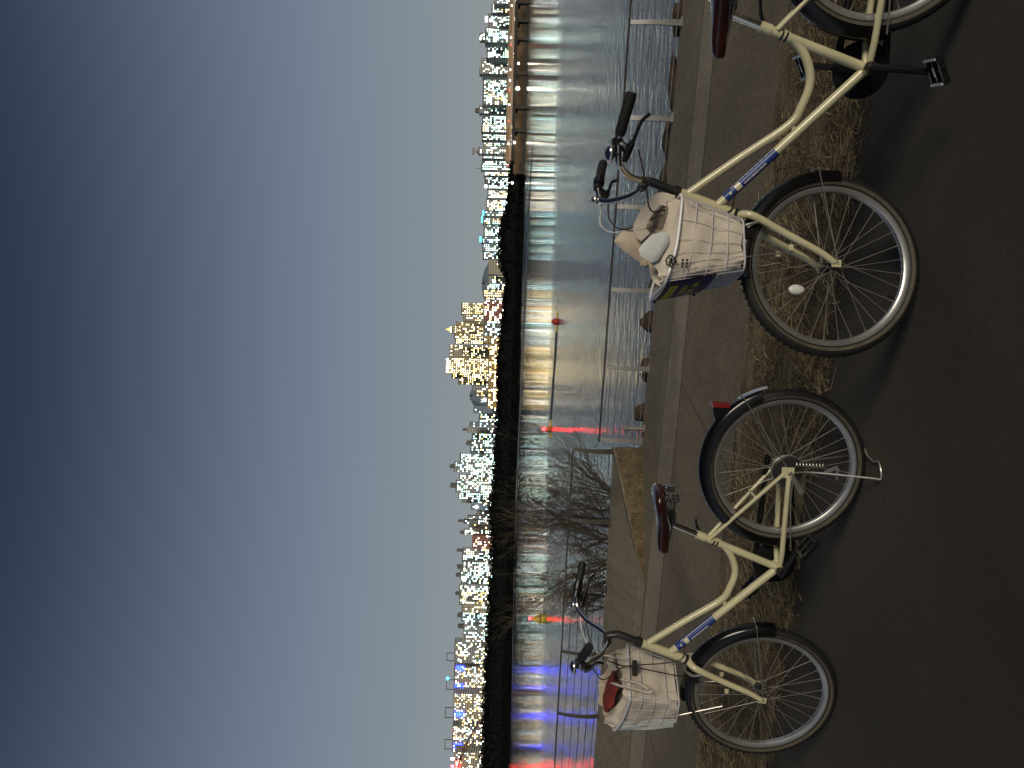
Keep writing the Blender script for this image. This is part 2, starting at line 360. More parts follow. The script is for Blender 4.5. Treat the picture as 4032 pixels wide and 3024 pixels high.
# ---- river
def water_mat():
    m = bpy.data.materials.new('river_water'); m.use_nodes = True; t = m.node_tree; b = t.nodes['Principled BSDF']; L = t.links.new
    b.inputs['Base Color'].default_value = (.005, .008, .011, 1); b.inputs['IOR'].default_value = 1.33
    g = t.nodes.new('ShaderNodeNewGeometry'); s = t.nodes.new('ShaderNodeSeparateXYZ'); L(g.outputs['Position'], s.inputs[0])
    n0 = t.nodes.new('ShaderNodeTexNoise'); n0.inputs['Scale'].default_value = .06; n0.inputs['Detail'].default_value = 3; L(g.outputs['Position'], n0.inputs['Vector'])
    # wind line about 85 m out: calm water beyond it, ripples on this side
    ad = t.nodes.new('ShaderNodeMath'); ad.operation = 'MULTIPLY_ADD'; L(n0.outputs['Fac'], ad.inputs[0]); ad.inputs[1].default_value = 12; L(s.outputs['Y'], ad.inputs[2])
    mr = t.nodes.new('ShaderNodeMapRange'); mr.inputs['From Min'].default_value = 84; mr.inputs['From Max'].default_value = 100; L(ad.outputs[0], mr.inputs['Value'])
    rr = t.nodes.new('ShaderNodeMapRange'); rr.inputs['To Min'].default_value = .15; rr.inputs['To Max'].default_value = .09; L(mr.outputs[0], rr.inputs['Value'])
    L(rr.outputs[0], b.inputs['Roughness'])
    mp = t.nodes.new('ShaderNodeMapping'); mp.inputs['Scale'].default_value = (.55, 1, 1); L(g.outputs['Position'], mp.inputs[0])
    n1 = t.nodes.new('ShaderNodeTexNoise'); n1.inputs['Scale'].default_value = 1.9; n1.inputs['Detail'].default_value = 4; L(mp.outputs[0], n1.inputs['Vector'])
    st = t.nodes.new('ShaderNodeMapRange'); st.inputs['To Min'].default_value = .26; st.inputs['To Max'].default_value = .05; L(mr.outputs[0], st.inputs['Value'])
    u = t.nodes.new('ShaderNodeBump'); u.inputs['Distance'].default_value = .25; L(st.outputs[0], u.inputs['Strength']); L(n1.outputs['Fac'], u.inputs['Height']); L(u.outputs[0], b.inputs['Normal'])
    return m
b = MB(); b.quad((-9000, 9, -3), (9000, -2, -3), (9000, 12000, -3), (-9000, 12000, -3)); tag(b.build('river_water', water_mat(), smooth=False), kind='structure')
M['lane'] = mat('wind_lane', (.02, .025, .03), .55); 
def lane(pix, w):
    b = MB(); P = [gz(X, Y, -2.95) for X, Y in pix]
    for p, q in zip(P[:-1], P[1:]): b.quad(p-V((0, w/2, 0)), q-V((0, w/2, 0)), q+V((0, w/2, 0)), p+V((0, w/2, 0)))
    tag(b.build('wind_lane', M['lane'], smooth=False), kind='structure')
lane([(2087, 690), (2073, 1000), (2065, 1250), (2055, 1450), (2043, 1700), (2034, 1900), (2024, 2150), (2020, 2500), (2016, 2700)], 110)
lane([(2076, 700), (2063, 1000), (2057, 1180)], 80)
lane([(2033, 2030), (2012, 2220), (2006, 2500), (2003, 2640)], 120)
# ---- far bank, hills
b = MB(); b.box((0, 2440, -2.2), (9000, 3190, 3.2)); tag(b.build('far_bank', mat('far_ground', (.06, .055, .045), .95, 0, (.01, (.03, .03, .025))), smooth=False), kind='structure')
b = MB()
def hill(Yc, Xtop, halfY, d):
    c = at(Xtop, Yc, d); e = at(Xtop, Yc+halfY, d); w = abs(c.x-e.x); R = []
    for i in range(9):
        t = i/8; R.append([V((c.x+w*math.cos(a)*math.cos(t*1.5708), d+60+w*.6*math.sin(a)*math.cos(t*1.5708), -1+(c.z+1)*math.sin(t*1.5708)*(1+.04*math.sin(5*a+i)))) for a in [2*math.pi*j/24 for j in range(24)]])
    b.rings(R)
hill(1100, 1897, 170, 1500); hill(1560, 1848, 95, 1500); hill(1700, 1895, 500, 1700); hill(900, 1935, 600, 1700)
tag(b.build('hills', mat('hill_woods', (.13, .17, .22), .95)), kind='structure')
# ---- dark trees along the far bank (one far-off mass)
def far_trees():
    prof = [(-150, 2000), (560, 2012), (640, 2003), (700, 1998), (760, 1995), (800, 1988), (850, 1970), (900, 1962), (960, 1960), (1010, 1954), (1040, 1962), (1090, 1988), (1150, 1978), (1220, 1974), (1270, 1970), (1340, 1960), (1400, 1952), (1500, 1950), (1600, 1953), (1700, 1946), (1800, 1938), (1900, 1932), (1980, 1922), (2030, 1914), (2080, 1922), (2200, 1925), (2300, 1921), (2400, 1912), (2500, 1906), (2600, 1903), (2700, 1899), (2800, 1894), (2900, 1890), (3150, 1886)]
    prof = [p for p in prof if p[0] >= 560]
    def top(Y):
        for (a, xa), (c, xc) in zip(prof[:-1], prof[1:]):
            if a <= Y <= c: return lerp(xa, xc, (Y-a)/(c-a))
        return prof[-1][1]
    b = MB(); R = []; n = 160
    for i in range(n+1):
        Y = lerp(562, 3140, i/n); d = 800; t = at(top(Y), Y, d); zt = t.z*random.uniform(.82, .95) if i else 1
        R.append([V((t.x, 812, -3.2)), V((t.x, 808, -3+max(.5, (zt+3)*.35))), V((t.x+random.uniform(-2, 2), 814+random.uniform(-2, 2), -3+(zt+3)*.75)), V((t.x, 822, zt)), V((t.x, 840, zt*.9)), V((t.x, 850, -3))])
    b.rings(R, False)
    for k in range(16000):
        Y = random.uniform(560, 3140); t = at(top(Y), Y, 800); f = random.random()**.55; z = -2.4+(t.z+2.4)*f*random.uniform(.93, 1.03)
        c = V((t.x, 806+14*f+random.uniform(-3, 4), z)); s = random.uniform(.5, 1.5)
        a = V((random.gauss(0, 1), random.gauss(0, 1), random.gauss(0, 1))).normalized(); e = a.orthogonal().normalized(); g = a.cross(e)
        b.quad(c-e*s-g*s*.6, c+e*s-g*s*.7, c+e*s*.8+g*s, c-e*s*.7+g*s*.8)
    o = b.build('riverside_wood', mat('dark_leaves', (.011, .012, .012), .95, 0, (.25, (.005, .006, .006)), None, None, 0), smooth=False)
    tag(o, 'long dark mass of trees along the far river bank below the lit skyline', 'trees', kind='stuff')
far_trees()
exec_city = True
# ================================================================ CITY
LIT = {}
def lit(name, col, s): LIT[name] = mat('lit_'+name, (.05, .05, .05), .6, 0, None, None, (col, s)); return LIT[name]
lit('cool', (.55, .90, 1.0), 17); lit('white', (1, .93, .72), 18); lit('green', (.5, 1, .62), 14); lit('warm', (1, .62, .17), 14); lit('yellow', (1, .88, .46), 12); lit('gold', (1, .72, .20), 22)
lit('blue', (.003, .010, 1.0), 42); lit('cyan', (.05, .75, 1.0), 8); lit('orange', (1, .60, .20), 12); lit('pink', (.9, .55, .95), 2.5); lit('flood', (1, .97, .90), 16); lit('tail', (1, .06, .05), 8)
WIN = {}
def win_mesh(c):
    if c not in WIN:
        me = bpy.data.meshes.new('lit_window'); me.from_pydata([(-.5, 0, -.5), (.5, 0, -.5), (.5, 0, .5), (-.5, 0, .5)], [], [(0, 1, 2, 3)]); me.materials.append(LIT[c]); WIN[c] = me
    return WIN[c]
def wall_mat(name, col):
    m = bpy.data.materials.new(name); m.use_nodes = True; t = m.node_tree; b = t.nodes['Principled BSDF']; L = t.links.new
    g = t.nodes.new('ShaderNodeTexCoord'); s = t.nodes.new('ShaderNodeSeparateXYZ'); L(g.outputs['Object'], s.inputs[0])
    def cell(sock, size, th):
        a = t.nodes.new('ShaderNodeMath'); a.operation = 'DIVIDE'; L(sock, a.inputs[0]); a.inputs[1].default_value = size
        f = t.nodes.new('ShaderNodeMath'); f.operation = 'FRACT'; L(a.outputs[0], f.inputs[0])
        c = t.nodes.new('ShaderNodeMath'); c.operation = 'GREATER_THAN'; L(f.outputs[0], c.inputs[0]); c.inputs[1].default_value = th; return c.outputs[0]
    mu = t.nodes.new('ShaderNodeMath'); mu.operation = 'MULTIPLY'; L(cell(s.outputs['X'], 3.0, .4), mu.inputs[0]); L(cell(s.outputs['Z'], 3.0, .45), mu.inputs[1])
    mx = t.nodes.new('ShaderNodeMix'); mx.data_type = 'RGBA'; L(mu.outputs[0], mx.inputs['Factor']); mx.inputs['A'].default_value = (*col, 1); mx.inputs['B'].default_value = (*[c*.3 for c in col], 1)
    L(mx.outputs['Result'], b.inputs['Base Color']); b.inputs['Roughness'].default_value = .8; return m
WALL = {'grey': wall_mat('grey_wall', (0.350, 0.367, 0.367)), 'dark': wall_mat('dark_wall', (0.210, 0.228, 0.236)), 'pale': wall_mat('pale_wall', (0.438, 0.438, 0.411)), 'beige': wall_mat('beige_wall', (0.455, 0.411, 0.324)), 'gold': wall_mat('golden_wall', (.46, .40, .27)), 'glass': wall_mat('blue_glass_wall', (0.228, 0.298, 0.385)), 'brick': wall_mat('red_brick_wall', (0.350, 0.149, 0.123)), 'orange': wall_mat('orange_glow_painted_wall', (0.500, 0.350, 0.158)), 'lilac': wall_mat('lilac_wall', (0.500, 0.500, 0.500))}  # 'orange': the facade lighting of the low blocks is put into the wall colour
ROOF = mat('roof_concrete', (.12, .12, .12), .9); SLAB = mat('pale_slab', (.30, .29, .26), .9)
CT = 'blocks of the far skyline'
def ordinal(n):
    u = ['', 'first', 'second', 'third', 'fourth', 'fifth', 'sixth', 'seventh', 'eighth', 'ninth', 'tenth', 'eleventh', 'twelfth', 'thirteenth', 'fourteenth', 'fifteenth', 'sixteenth', 'seventeenth', 'eighteenth', 'nineteenth']
    if n < 20: return u[n]
    T = ['', '', 'twenty', 'thirty', 'forty', 'fifty', 'sixty', 'seventy', 'eighty', 'ninety'][n//10]
    return (T+'-'+u[n % 10]) if n % 10 else T[:-1]+'ieth'
PAL = {'c': ['cool', 'cool', 'white', 'green', 'white'], 'w': ['white', 'warm', 'white', 'cool'], 'y': ['yellow', 'yellow', 'white', 'warm'], 'm': ['cool', 'white', 'warm', 'green']}
DESC = {'c': 'cool white windows', 'w': 'white and warm windows', 'y': 'yellow windows', 'm': 'mixed white and green windows'}
# (Y0, Y1, Xtop, wall, palette, lit share, features, own label)
BL = [(-40, 13, 1946, 'pale', 'c', .35, '', ''), (16, 49, 1937, 'grey', 'w', .4, '', ''), (52, 109, 1923, 'grey', 'c', .22, 'B', 'grey slab block topped by a bright white lit billboard near the bridge'),
 (112, 166, 1912, 'dark', 'c', .42, 'S', ''), (167, 226, 1918, 'grey', 'c', .4, '', ''), (228, 261, 1896, 'pale', 'w', .18, '', 'pale tall block with few lit windows, next above the billboard neighbours'), (262, 290, 1890, 'pale', 'c', .22, '', ''), (291, 303, 1900, 'pale', 'c', .9, '', 'very narrow block with a full height white lit stair shaft'), (304, 359, 1903, 'dark', 'c', .42, '', ''), (361, 411, 1902, 'grey', 'm', .4, '', ''), (413, 446, 1888, 'grey', 'c', .15, 'P', ''), (447, 489, 1901, 'dark', 'c', .42, '', ''), (490, 519, 1897, 'grey', 'm', .4, '', ''), (521, 551, 1899, 'dark', 'c', .45, '', ''), (553, 576, 1903, 'pale', 'c', .3, '', ''), (577, 604, 1886, 'pale', 'c', .3, 'D', 'block crowned by a pale round roof dome, beyond the bridge ramp'), (605, 624, 1902, 'grey', 'c', .45, '', ''), (625, 649, 1899, 'dark', 'c', .5, '', ''), (650, 669, 1896, 'grey', 'c', .5, 'A', ''), (670, 690, 1906, 'pale', 'w', .5, '', ''), (691, 728, 1910, 'dark', 'c', .35, '', ''), (729, 741, 1921, 'pale', 'c', .5, 'B', 'narrow low block with a white lit sign box on its roof'), (743, 779, 1921, 'grey', 'w', .45, '', ''), (780, 829, 1915, 'pale', 'w', .45, '', ''), (831, 850, 1908, 'grey', 'c', .35, 'C', 'narrow grey block with a cyan neon sign on its roof'), (851, 882, 1903, 'grey', 'm', .4, 'C', 'wide grey block with two cyan roof lights before the rounded trees'), (884, 929, 1906, 'grey', 'c', .4, '', ''), (931, 956, 1897, 'glass', 'c', .35, 'C', 'bluish block with a long cyan strip on its roof edge'), (958, 989, 1901, 'grey', 'c', .38, '', ''), (990, 1018, 1903, 'pale', 'c', .35, '', ''), (1020, 1080, 1926, 'beige', 'c', .03, '', 'broad blank beige block with hardly any lit window behind rounded trees'), (1082, 1115, 1926, 'pale', 'w', .35, '', ''), (1117, 1139, 1916, 'dark', 'c', .45, '', ''), (1141, 1168, 1903, 'beige', 'y', .45, '', ''), (1170, 1189, 1911, 'grey', 'w', .45, '', ''),
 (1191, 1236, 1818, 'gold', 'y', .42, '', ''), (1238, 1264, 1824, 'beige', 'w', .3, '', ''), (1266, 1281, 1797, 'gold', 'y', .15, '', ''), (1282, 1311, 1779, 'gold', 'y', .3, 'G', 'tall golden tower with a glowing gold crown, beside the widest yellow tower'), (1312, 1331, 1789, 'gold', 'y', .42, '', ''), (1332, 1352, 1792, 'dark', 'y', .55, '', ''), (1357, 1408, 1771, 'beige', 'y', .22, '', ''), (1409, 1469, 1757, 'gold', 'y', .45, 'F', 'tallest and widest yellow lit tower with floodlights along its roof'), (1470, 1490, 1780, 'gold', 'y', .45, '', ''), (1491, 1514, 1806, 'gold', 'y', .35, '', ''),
 (1516, 1536, 1860, 'grey', 'w', .3, '', ''), (1537, 1560, 1874, 'beige', 'y', .3, '', ''), (1562, 1585, 1892, 'lilac', 'c', .35, 'F', ''), (1600, 1626, 1866, 'glass', 'c', .08, '', 'dim blue glass block just past the rounded hill'), (1628, 1645, 1889, 'dark', 'm', .35, '', ''), (1647, 1661, 1886, 'grey', 'c', .5, '', ''), (1662, 1681, 1851, 'glass', 'c', .2, '', ''), (1682, 1705, 1841, 'pale', 'c', .05, 'P', 'unlit pale slab with a dark box on its roof above the bare shrub'), (1706, 1730, 1859, 'dark', 'm', .4, '', ''), (1732, 1765, 1854, 'dark', 'c', .38, 'P', ''), (1766, 1784, 1853, 'dark', 'w', .4, '', ''), (1786, 1819, 1812, 'grey', 'c', .48, '', ''), (1820, 1858, 1790, 'grey', 'c', .42, 'P', ''), (1859, 1868, 1850, 'dark', 'c', .4, '', ''), (1869, 1893, 1809, 'grey', 'c', .42, '', ''), (1894, 1938, 1796, 'grey', 'c', .45, 'P', ''), (1940, 1965, 1806, 'grey', 'c', .6, '', ''), (1966, 1981, 1821, 'pale', 'c', .2, '', ''), (1983, 2007, 1857, 'glass', 'c', .2, 'F', 'low blue block with a single dazzling floodlight on its face'), (2009, 2029, 1879, 'lilac', 'c', .05, '', 'low pale lilac block without lit windows'), (2031, 2046, 1843, 'grey', 'c', .35, '', ''), (2047, 2062, 1828, 'dark', 'c', .3, 'P', ''), (2063, 2085, 1847, 'beige', 'w', .04, '', ''), (2086, 2106, 1827, 'pale', 'c', .5, 'P', ''), (2108, 2159, 1860, 'brick', 'w', .25, '', 'dark red brick block with a regular grid of windows'), (2160, 2183, 1824, 'grey', 'w', .45, 'P', ''), (2184, 2211, 1820, 'dark', 'c', .5, '', ''), (2212, 2250, 1822, 'grey', 'c', .5, 'P', ''), (2251, 2282, 1812, 'grey', 'c', .5, 'P', ''), (2283, 2304, 1818, 'grey', 'm', .35, '', ''), (2305, 2329, 1809, 'grey', 'c', .5, '', ''), (2330, 2351, 1814, 'grey', 'w', .5, 'P', ''), (2352, 2384, 1809, 'beige', 'w', .42, '', ''), (2386, 2410, 1820, 'beige', 'w', .2, '', ''), (2411, 2449, 1819, 'glass', 'c', .42, 'P', ''), (2450, 2485, 1827, 'pale', 'c', .25, 'P', ''), (2487, 2526, 1823, 'grey', 'c', .4, '', ''),
 (2529, 2610, 1791, 'grey', 'w', .3, 'R', 'wide slab block with an open roof frame and no blue panels'), (2623, 2725, 1789, 'beige', 'w', .3, 'RLlc', 'wide block with two blue light panels and a cyan ball on its roof frame'), (2731, 2836, 1786, 'beige', 'w', .32, 'Rl', 'wide block with one blue light panel near the top, between blue panelled neighbours'), (2838, 2858, 1815, 'dark', 'w', .35, '', ''), (2860, 2960, 1782, 'grey', 'w', .32, 'Rl', 'wide block with a blue light panel behind the thin reddish arch'), (2962, 3070, 1790, 'beige', 'w', .25, 'Z', 'beige block with red and white lights on its roof at the skyline end')]
rc = random.Random(3)
def rest_windows(root, rest, nc, wdt, z0, pal):
    if not rest: return
    b = MB()
    for f, k in rest:
        x = (k+.5)/nc*wdt-wdt/2; z = z0-2.7*f; h_ = .40*rc.uniform(.8, 1.25); w_ = .46*rc.uniform(.7, 1.2); b.mi = rc.randrange(len(PAL[pal]))
        b.quad((x-w_, -.06, z-h_), (x+w_, -.06, z-h_), (x+w_, -.06, z+h_), (x-w_, -.06, z+h_))
    o = b.build('lit_window', [LIT[c] for c in PAL[pal]], root, smooth=False); o['kind'] = 'stuff'
for i, (Y0, Y1, Xt, wl, pal, share, ft, lab) in enumerate(BL):
    d = 880+(i % 3)*26
    a, c = at(Xt, Y1, d), at(Xt, Y0, d); wdt = c.x-a.x; ht = (a.z+c.z)/2+1; dep = max(9, min(18, wdt*.8))
    size = 'wide' if wdt > 15 else ('slim' if wdt < 7.5 else 'mid sized')
    if not lab: lab = f"{size} {wl if wl not in ('gold',) else 'golden'} block, {DESC[pal]}, {ordinal(i+1)} in the skyline from the bridge"
    root = empty('tower_block', ((a.x+c.x)/2, d, -1), lab, 'building', CT)
    b = MB(); b.box((0, dep/2, ht/2), (wdt, dep, ht)); b.build('wall', WALL[wl], root, smooth=False)
    b = MB(); b.box((0, dep/2, ht+.35), (wdt+.5, dep+.5, .7)); b.build('roof_slab', ROOF if rc.random() < .6 else SLAB, root, smooth=False)
    if 'P' in ft:
        pw = wdt*rc.uniform(.4, .55); ph = rc.uniform(4, 7.5); b = MB(); b.box((rc.uniform(-.15, .15)*wdt, dep/2, ht+.7+ph/2), (pw, dep*.5, ph)); b.box((0, dep/2, ht+.7+ph+.4), (pw*.6, dep*.3, .8)); b.build('roof_house', ROOF, root, smooth=False)
    if 'A' in ft:
        b = MB(); b.tube([(0, dep/2, ht), (0, dep/2, ht+8)], [.35, .12], 6); b.build('mast', ROOF, root)
    if 'D' in ft:
        b = MB(); b.sphere((0, dep/2, ht+1.2), wdt*.36, 16, 10); b.box((0, dep/2, ht+7), (wdt*.9, dep*.3, 3.2)); b.build('dome', SLAB, root)
    if 'R' in ft:
        b = MB(); fh = 9.5
        for sx_ in (-.42, -.05): b.box((sx_*wdt, 1.5, ht+.7+fh/2), (.9, .9, fh))
        b.box((-.235*wdt, 1.5, ht+.7+fh), (.37*wdt+.9, .9, .9)); b.build('roof_frame', ROOF, root, smooth=False)
    if 'B' in ft:
        b = MB(); b.box((wdt*.1, .4, ht+2.6), (min(7, wdt*.9), .8, 3.2)); b.build('lit_sign', lit('sign', (.95, .97, 1), 7) if 'sign' not in LIT else LIT['sign'], root, smooth=False)
    if 'C' in ft:
        for q in range(2):
            b = MB(); b.box((wdt*(-.2+.45*q), -.3, ht+1.6), (3.0, .6, 1.6)); b.build('neon_sign', LIT['cyan'], root, smooth=False)
    if 'S' in ft:
        b = MB(); b.box((0, dep/2, ht+4), (wdt*.55, dep*.5, 7.2)); b.build('roof_house', WALL['dark'], root, smooth=False)
        for q in range(6):
            o = bpy.data.objects.new('lit_window', win_mesh('white')); C.objects.link(o); o.parent = root; o.location = (rc.uniform(-.22, .22)*wdt, dep/4-.3, ht+rc.uniform(1.8, 7)); o.scale = (1.4, 1, 1.2)
    if 'G' in ft:
        b = MB(); b.lathe([(3.6, 0), (3.6, 1.6), (2.4, 2.2), (2.2, 4.5), (1.2, 5), (.9, 7.5), (.05, 8.2)], (0, dep/2-1, ht), 'z', 12); b.build('crown', lit('crown', (1, .70, .22), 1.6), root)
        b = MB(); b.lathe([(3.9, 0), (3.9, .9)], (0, dep/2-1, ht+.7), 'z', 12); b.build('crown_lights', LIT['gold'], root)
    if 'F' in ft:
        for q in range(5 if wdt > 12 else 1):
            b = MB(); b.sphere(((-.4+.2*q)*wdt if wdt > 12 else 0, -.6, ht-.5-rc.random()*2-(0 if wdt > 12 else 4)), 1.0 if wdt > 12 else 1.5, 8, 5); b.build('floodlight', LIT['flood'], root)
    if 'l' in ft:
        for q in range(2 if 'L' in ft else 1):
            b = MB(); px = ((.44 if q == 0 else -.28) if 'L' in ft else -.26)*wdt; pz = ht-(6 if q else 7)
            for u in range(5):
                for w_ in range(6): b.box((px+(w_-2.5)*1.1, -.25, pz-4.6+u*2.2), (.85, .5, 1.7))
            b.build('blue_light_panel', LIT['blue'], root, smooth=False)
    if 'c' in ft:
        b = MB(); b.sphere((0, 1.5, ht+9), 2.0, 10, 6); b.build('cyan_ball', LIT['cyan'], root)
    if 'Z' in ft:
        b = MB(); b.box((wdt*.25, .5, ht+2.4), (2, 1, 4.8)); b.build('white_roof_light', LIT['flood'], root, smooth=False)
        b = MB(); b.box((-wdt*.02, .5, ht+2), (2.6, 1, 5)); b.box((-wdt*.12, .5, ht+2.6), (2.4, 1, 3)); b.box((wdt*.06, -.3, ht-4), (5, .6, 3)); b.build('red_lights_added_panel', lit('red_glow', (1, .004, .006), 240), root, smooth=False)  # red roof lights, plus a facade panel added to redden the water streak
    # lit windows: each a part; floors of 3 m
    fl = int((ht-9)/2.7); nc = max(2, int(wdt/2.15)); cells = [(f, k) for f in range(fl) for k in range(nc)]
    rc.shuffle(cells); ncol = rc.random()
    want = min(len(cells), int(len(cells)*min(.85, share*(1.7 if (i < 45 or wl == 'gold') and share > .1 else 1.35)))); rest = cells[96:want]; cells = cells[:min(96, want)]; rest_windows(root, rest, nc, wdt, ht-2.2, pal)
    for f, k in cells:
        o = bpy.data.objects.new('lit_window', win_mesh(rc.choice(PAL[pal]))); C.objects.link(o); o.parent = root
        o.location = ((k+.5)/nc*wdt-wdt/2, -.06, ht-2.2-2.7*f); s = rc.uniform(.7, 1.25); o.scale = (.95*s, 1, .85*s)
# lower buildings in front of the yellow towers
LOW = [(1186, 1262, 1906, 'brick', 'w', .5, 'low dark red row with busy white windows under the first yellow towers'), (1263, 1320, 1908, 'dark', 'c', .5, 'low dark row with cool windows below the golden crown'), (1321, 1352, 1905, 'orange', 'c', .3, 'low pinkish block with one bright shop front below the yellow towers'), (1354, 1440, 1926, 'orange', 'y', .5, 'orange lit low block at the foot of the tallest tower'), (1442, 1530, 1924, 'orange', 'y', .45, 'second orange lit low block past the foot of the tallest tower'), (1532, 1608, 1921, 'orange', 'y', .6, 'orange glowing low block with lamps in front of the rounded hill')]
for i, (Y0, Y1, Xt, wl, pal, share, lab) in enumerate(LOW):
    d = 858; a, c = at(Xt, Y1, d), at(Xt, Y0, d); wdt = c.x-a.x; ht = (a.z+c.z)/2+1
    root = empty('low_block', ((a.x+c.x)/2, d, -1), lab, 'building', 'low blocks before the yellow towers')
    b = MB(); b.box((0, 5, ht/2), (wdt, 10, ht)); b.build('wall', WALL[wl], root, smooth=False)
    b = MB(); b.box((0, 5, ht+.3), (wdt+.4, 10.4, .6)); b.build('roof_slab', ROOF, root, smooth=False)
    fl = int((ht-4)/3); nc = max(2, int(wdt/2.6)); cells = [(f, k) for f in range(fl) for k in range(nc)]; rc.shuffle(cells)
    for f, k in cells[:min(96, int(len(cells)*share))]:
        o = bpy.data.objects.new('lit_window', win_mesh(rc.choice(PAL[pal]))); C.objects.link(o); o.parent = root
        o.location = ((k+.5)/nc*wdt-wdt/2, -.06, ht-1.8-3*f); s = rc.uniform(.8, 1.3); o.scale = (1.6*s, 1, 1.3*s)
# street lamps above the far trees
lamp_pole = MB(); lamp_pole.tube([(0, 0, -14), (0, 0, -.3), (.5, 0, 0)], .12, 6)
lamp_head = MB(); lamp_head.sphere((.6, 0, 0), .78, 8, 6)
LP = [(1962+rc.uniform(-4, 6), Y) for Y in (1340, 1372, 1500, 1545)]+[(1946, 1575), (1950, 1610), (1945, 1640), (1940, 1672), (1936, 1700), (1933, 1735), (1932, 1775), (1934, 1820), (1934, 1860), (1926, 1900), (1920, 1945), (1912, 1985), (1922, 2028)]+[(1916+rc.uniform(-5, 5)-(Y-2080)*.03, Y) for Y in range(2080, 3020, 34)]
P0 = None
for X, Y in LP:
    p = at(X, Y, 846)
    warm = rc.random() < .4 or 1330 < Y < 1600
    r = empty('street_lamp', p, 'warm lit street lamp glowing above the dark riverside trees' if warm else 'white lit street lamp glowing above the dark riverside trees', 'street lamp', 'street lamps above the far trees')
    for mb, nm, m in ((lamp_pole, 'pole', ROOF), (lamp_head, 'lamp_head', LIT['orange'] if warm else LIT['flood'])):
        key = nm+str(warm)
        if key not in WIN: WIN[key] = None; o = mb.build(nm, m, r); WIN[key] = o.data
        else: o = bpy.data.objects.new(nm, WIN[key]); C.objects.link(o); o.parent = r
# ---- bridge at the right
D = 760; zdk = 10.2
xa, xb = at(2030, 640, D).x, at(2030, -330, D).x
br = empty('river_bridge', (xa, D, -3), 'long low road bridge with dark deck, piers and a lit parapet across the river', 'bridge')
Lb = xb-xa
b = MB(); b.box((Lb/2, 0, zdk+2.2), (Lb, 14, 3.4)); b.build('deck', mat('bridge_girder', (.03, .028, .026), .8), br, smooth=False)
b = MB(); b.box((Lb/2, -6.7, zdk+5.2), (Lb, .5, 2.4)); b.build('parapet', mat('parapet_painted_glow', (.55, .40, .30), .8, 0, (.05, (.42, .28, .19))), br, smooth=False)  # orange lamp light on the parapet is put into its base colour
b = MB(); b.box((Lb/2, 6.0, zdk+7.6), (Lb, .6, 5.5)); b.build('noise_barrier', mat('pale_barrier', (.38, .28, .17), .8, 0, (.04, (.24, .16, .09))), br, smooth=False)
for Y in (-280, -150, 17, 90, 161, 295, 430, 520):
    x = at(2030, Y, D).x-xa; b = MB(); b.box((x, -3, (zdk+.5)/2), (3.0, 5, zdk+.5)); b.box((x, 0, zdk-.6), (3.8, 12, 2.2)); b.build('pier', mat('pier_concrete', (.06, .052, .045), .9) if 'pier' not in WIN else WIN['pier'], br, smooth=False); WIN['pier'] = bpy.data.materials.get('pier_concrete')
ew = empty('embankment_wall', (xa, D+40, -3), 'brown lit embankment wall seen under the bridge deck', 'wall')
b = MB(); b.box((Lb/2, 2, 6), (Lb, 4, 12)); b.build('wall_face', mat('brown_glow_embankment', (.19, .125, .07), .9, 0, (.06, (.07, .048, .03))), ew, smooth=False)  # street lamp glow on this wall is put into its orange-brown colour
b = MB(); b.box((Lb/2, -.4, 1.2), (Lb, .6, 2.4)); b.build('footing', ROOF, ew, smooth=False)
for X, Y, s, lab in ((2039, 348, 1.9, 'brightest round lamp hanging under the bridge deck'), (2026, 561, 1.2, 'lamp at the bridge end beside the tall trees'), (2042, 250, 1.1, 'square white lamp under the bridge between two piers'), (2017, 720, 1.2, 'single pale lamp in the dark trees past the bridge end')):
    p = at(X, Y, 752 if Y < 600 else 804); r = empty('flood_lamp', p, lab, 'lamp', 'lamps by the bridge')
    b = MB(); b.sphere((0, 0, 0), s, 10, 6); b.build('lamp_head', LIT['white'], r); b = MB(); b.tube([(0, 0, s*.6), (0, .8, s+2.5)], .2, 6); b.build('bracket', ROOF, r)
cb = MB(); cb.box((0, 0, .75), (4.4, 1.8, .7)); cb.box((-.2, 0, 1.35), (2.4, 1.6, .6))
for sx_ in (-1.4, 1.4):
    for sy in (-.8, .8): cb.lathe([(.01, -.1), (.33, -.1), (.33, .1), (.01, .1)], (sx_, sy, .33), 'y', 10)
CARMAT = [mat('car_paint_dark', (.05, .05, .055), .3), mat('car_paint_silver', (.4, .4, .42), .3), mat('car_paint_white', (.6, .6, .6), .3)]
for k, (Y, red, lab) in enumerate(((15, 0, 'pale car at the outer end of the bridge parapet'), (142, 0, 'white car with headlights above the second bridge pier'), (170, 1, 'dark car with red tail lights on the bridge'), (268, 0, 'silver car on the middle of the bridge with headlights on'), (310, 0, 'dark car with headlights above the brightest bridge lamp'), (350, 1, 'silver car with red tail lights just past the bright lamp'), (405, 0, 'white car with headlights near the lit bridge ramp'), (470, 1, 'white car showing red tail lights on the bridge ramp'), (560, 0, 'silver car with headlights at the land end of the bridge'), (645, 1, 'dark car with red tail lights leaving the bridge'))):
    p = at(2030, Y, D-4); r = empty('car', (p.x, D-4, zdk+3.4), lab, 'car', 'cars on the bridge')
    o = cb.build('body', CARMAT[k % 3], r, smooth=False)
    for sy in (-.6, .6):
        b = MB(); b.sphere((-2.25, sy-.6, .95), .34 if red else .6, 8, 5); b.build('tail_light' if red else 'headlight', LIT['tail'] if red else LIT['flood'], r)
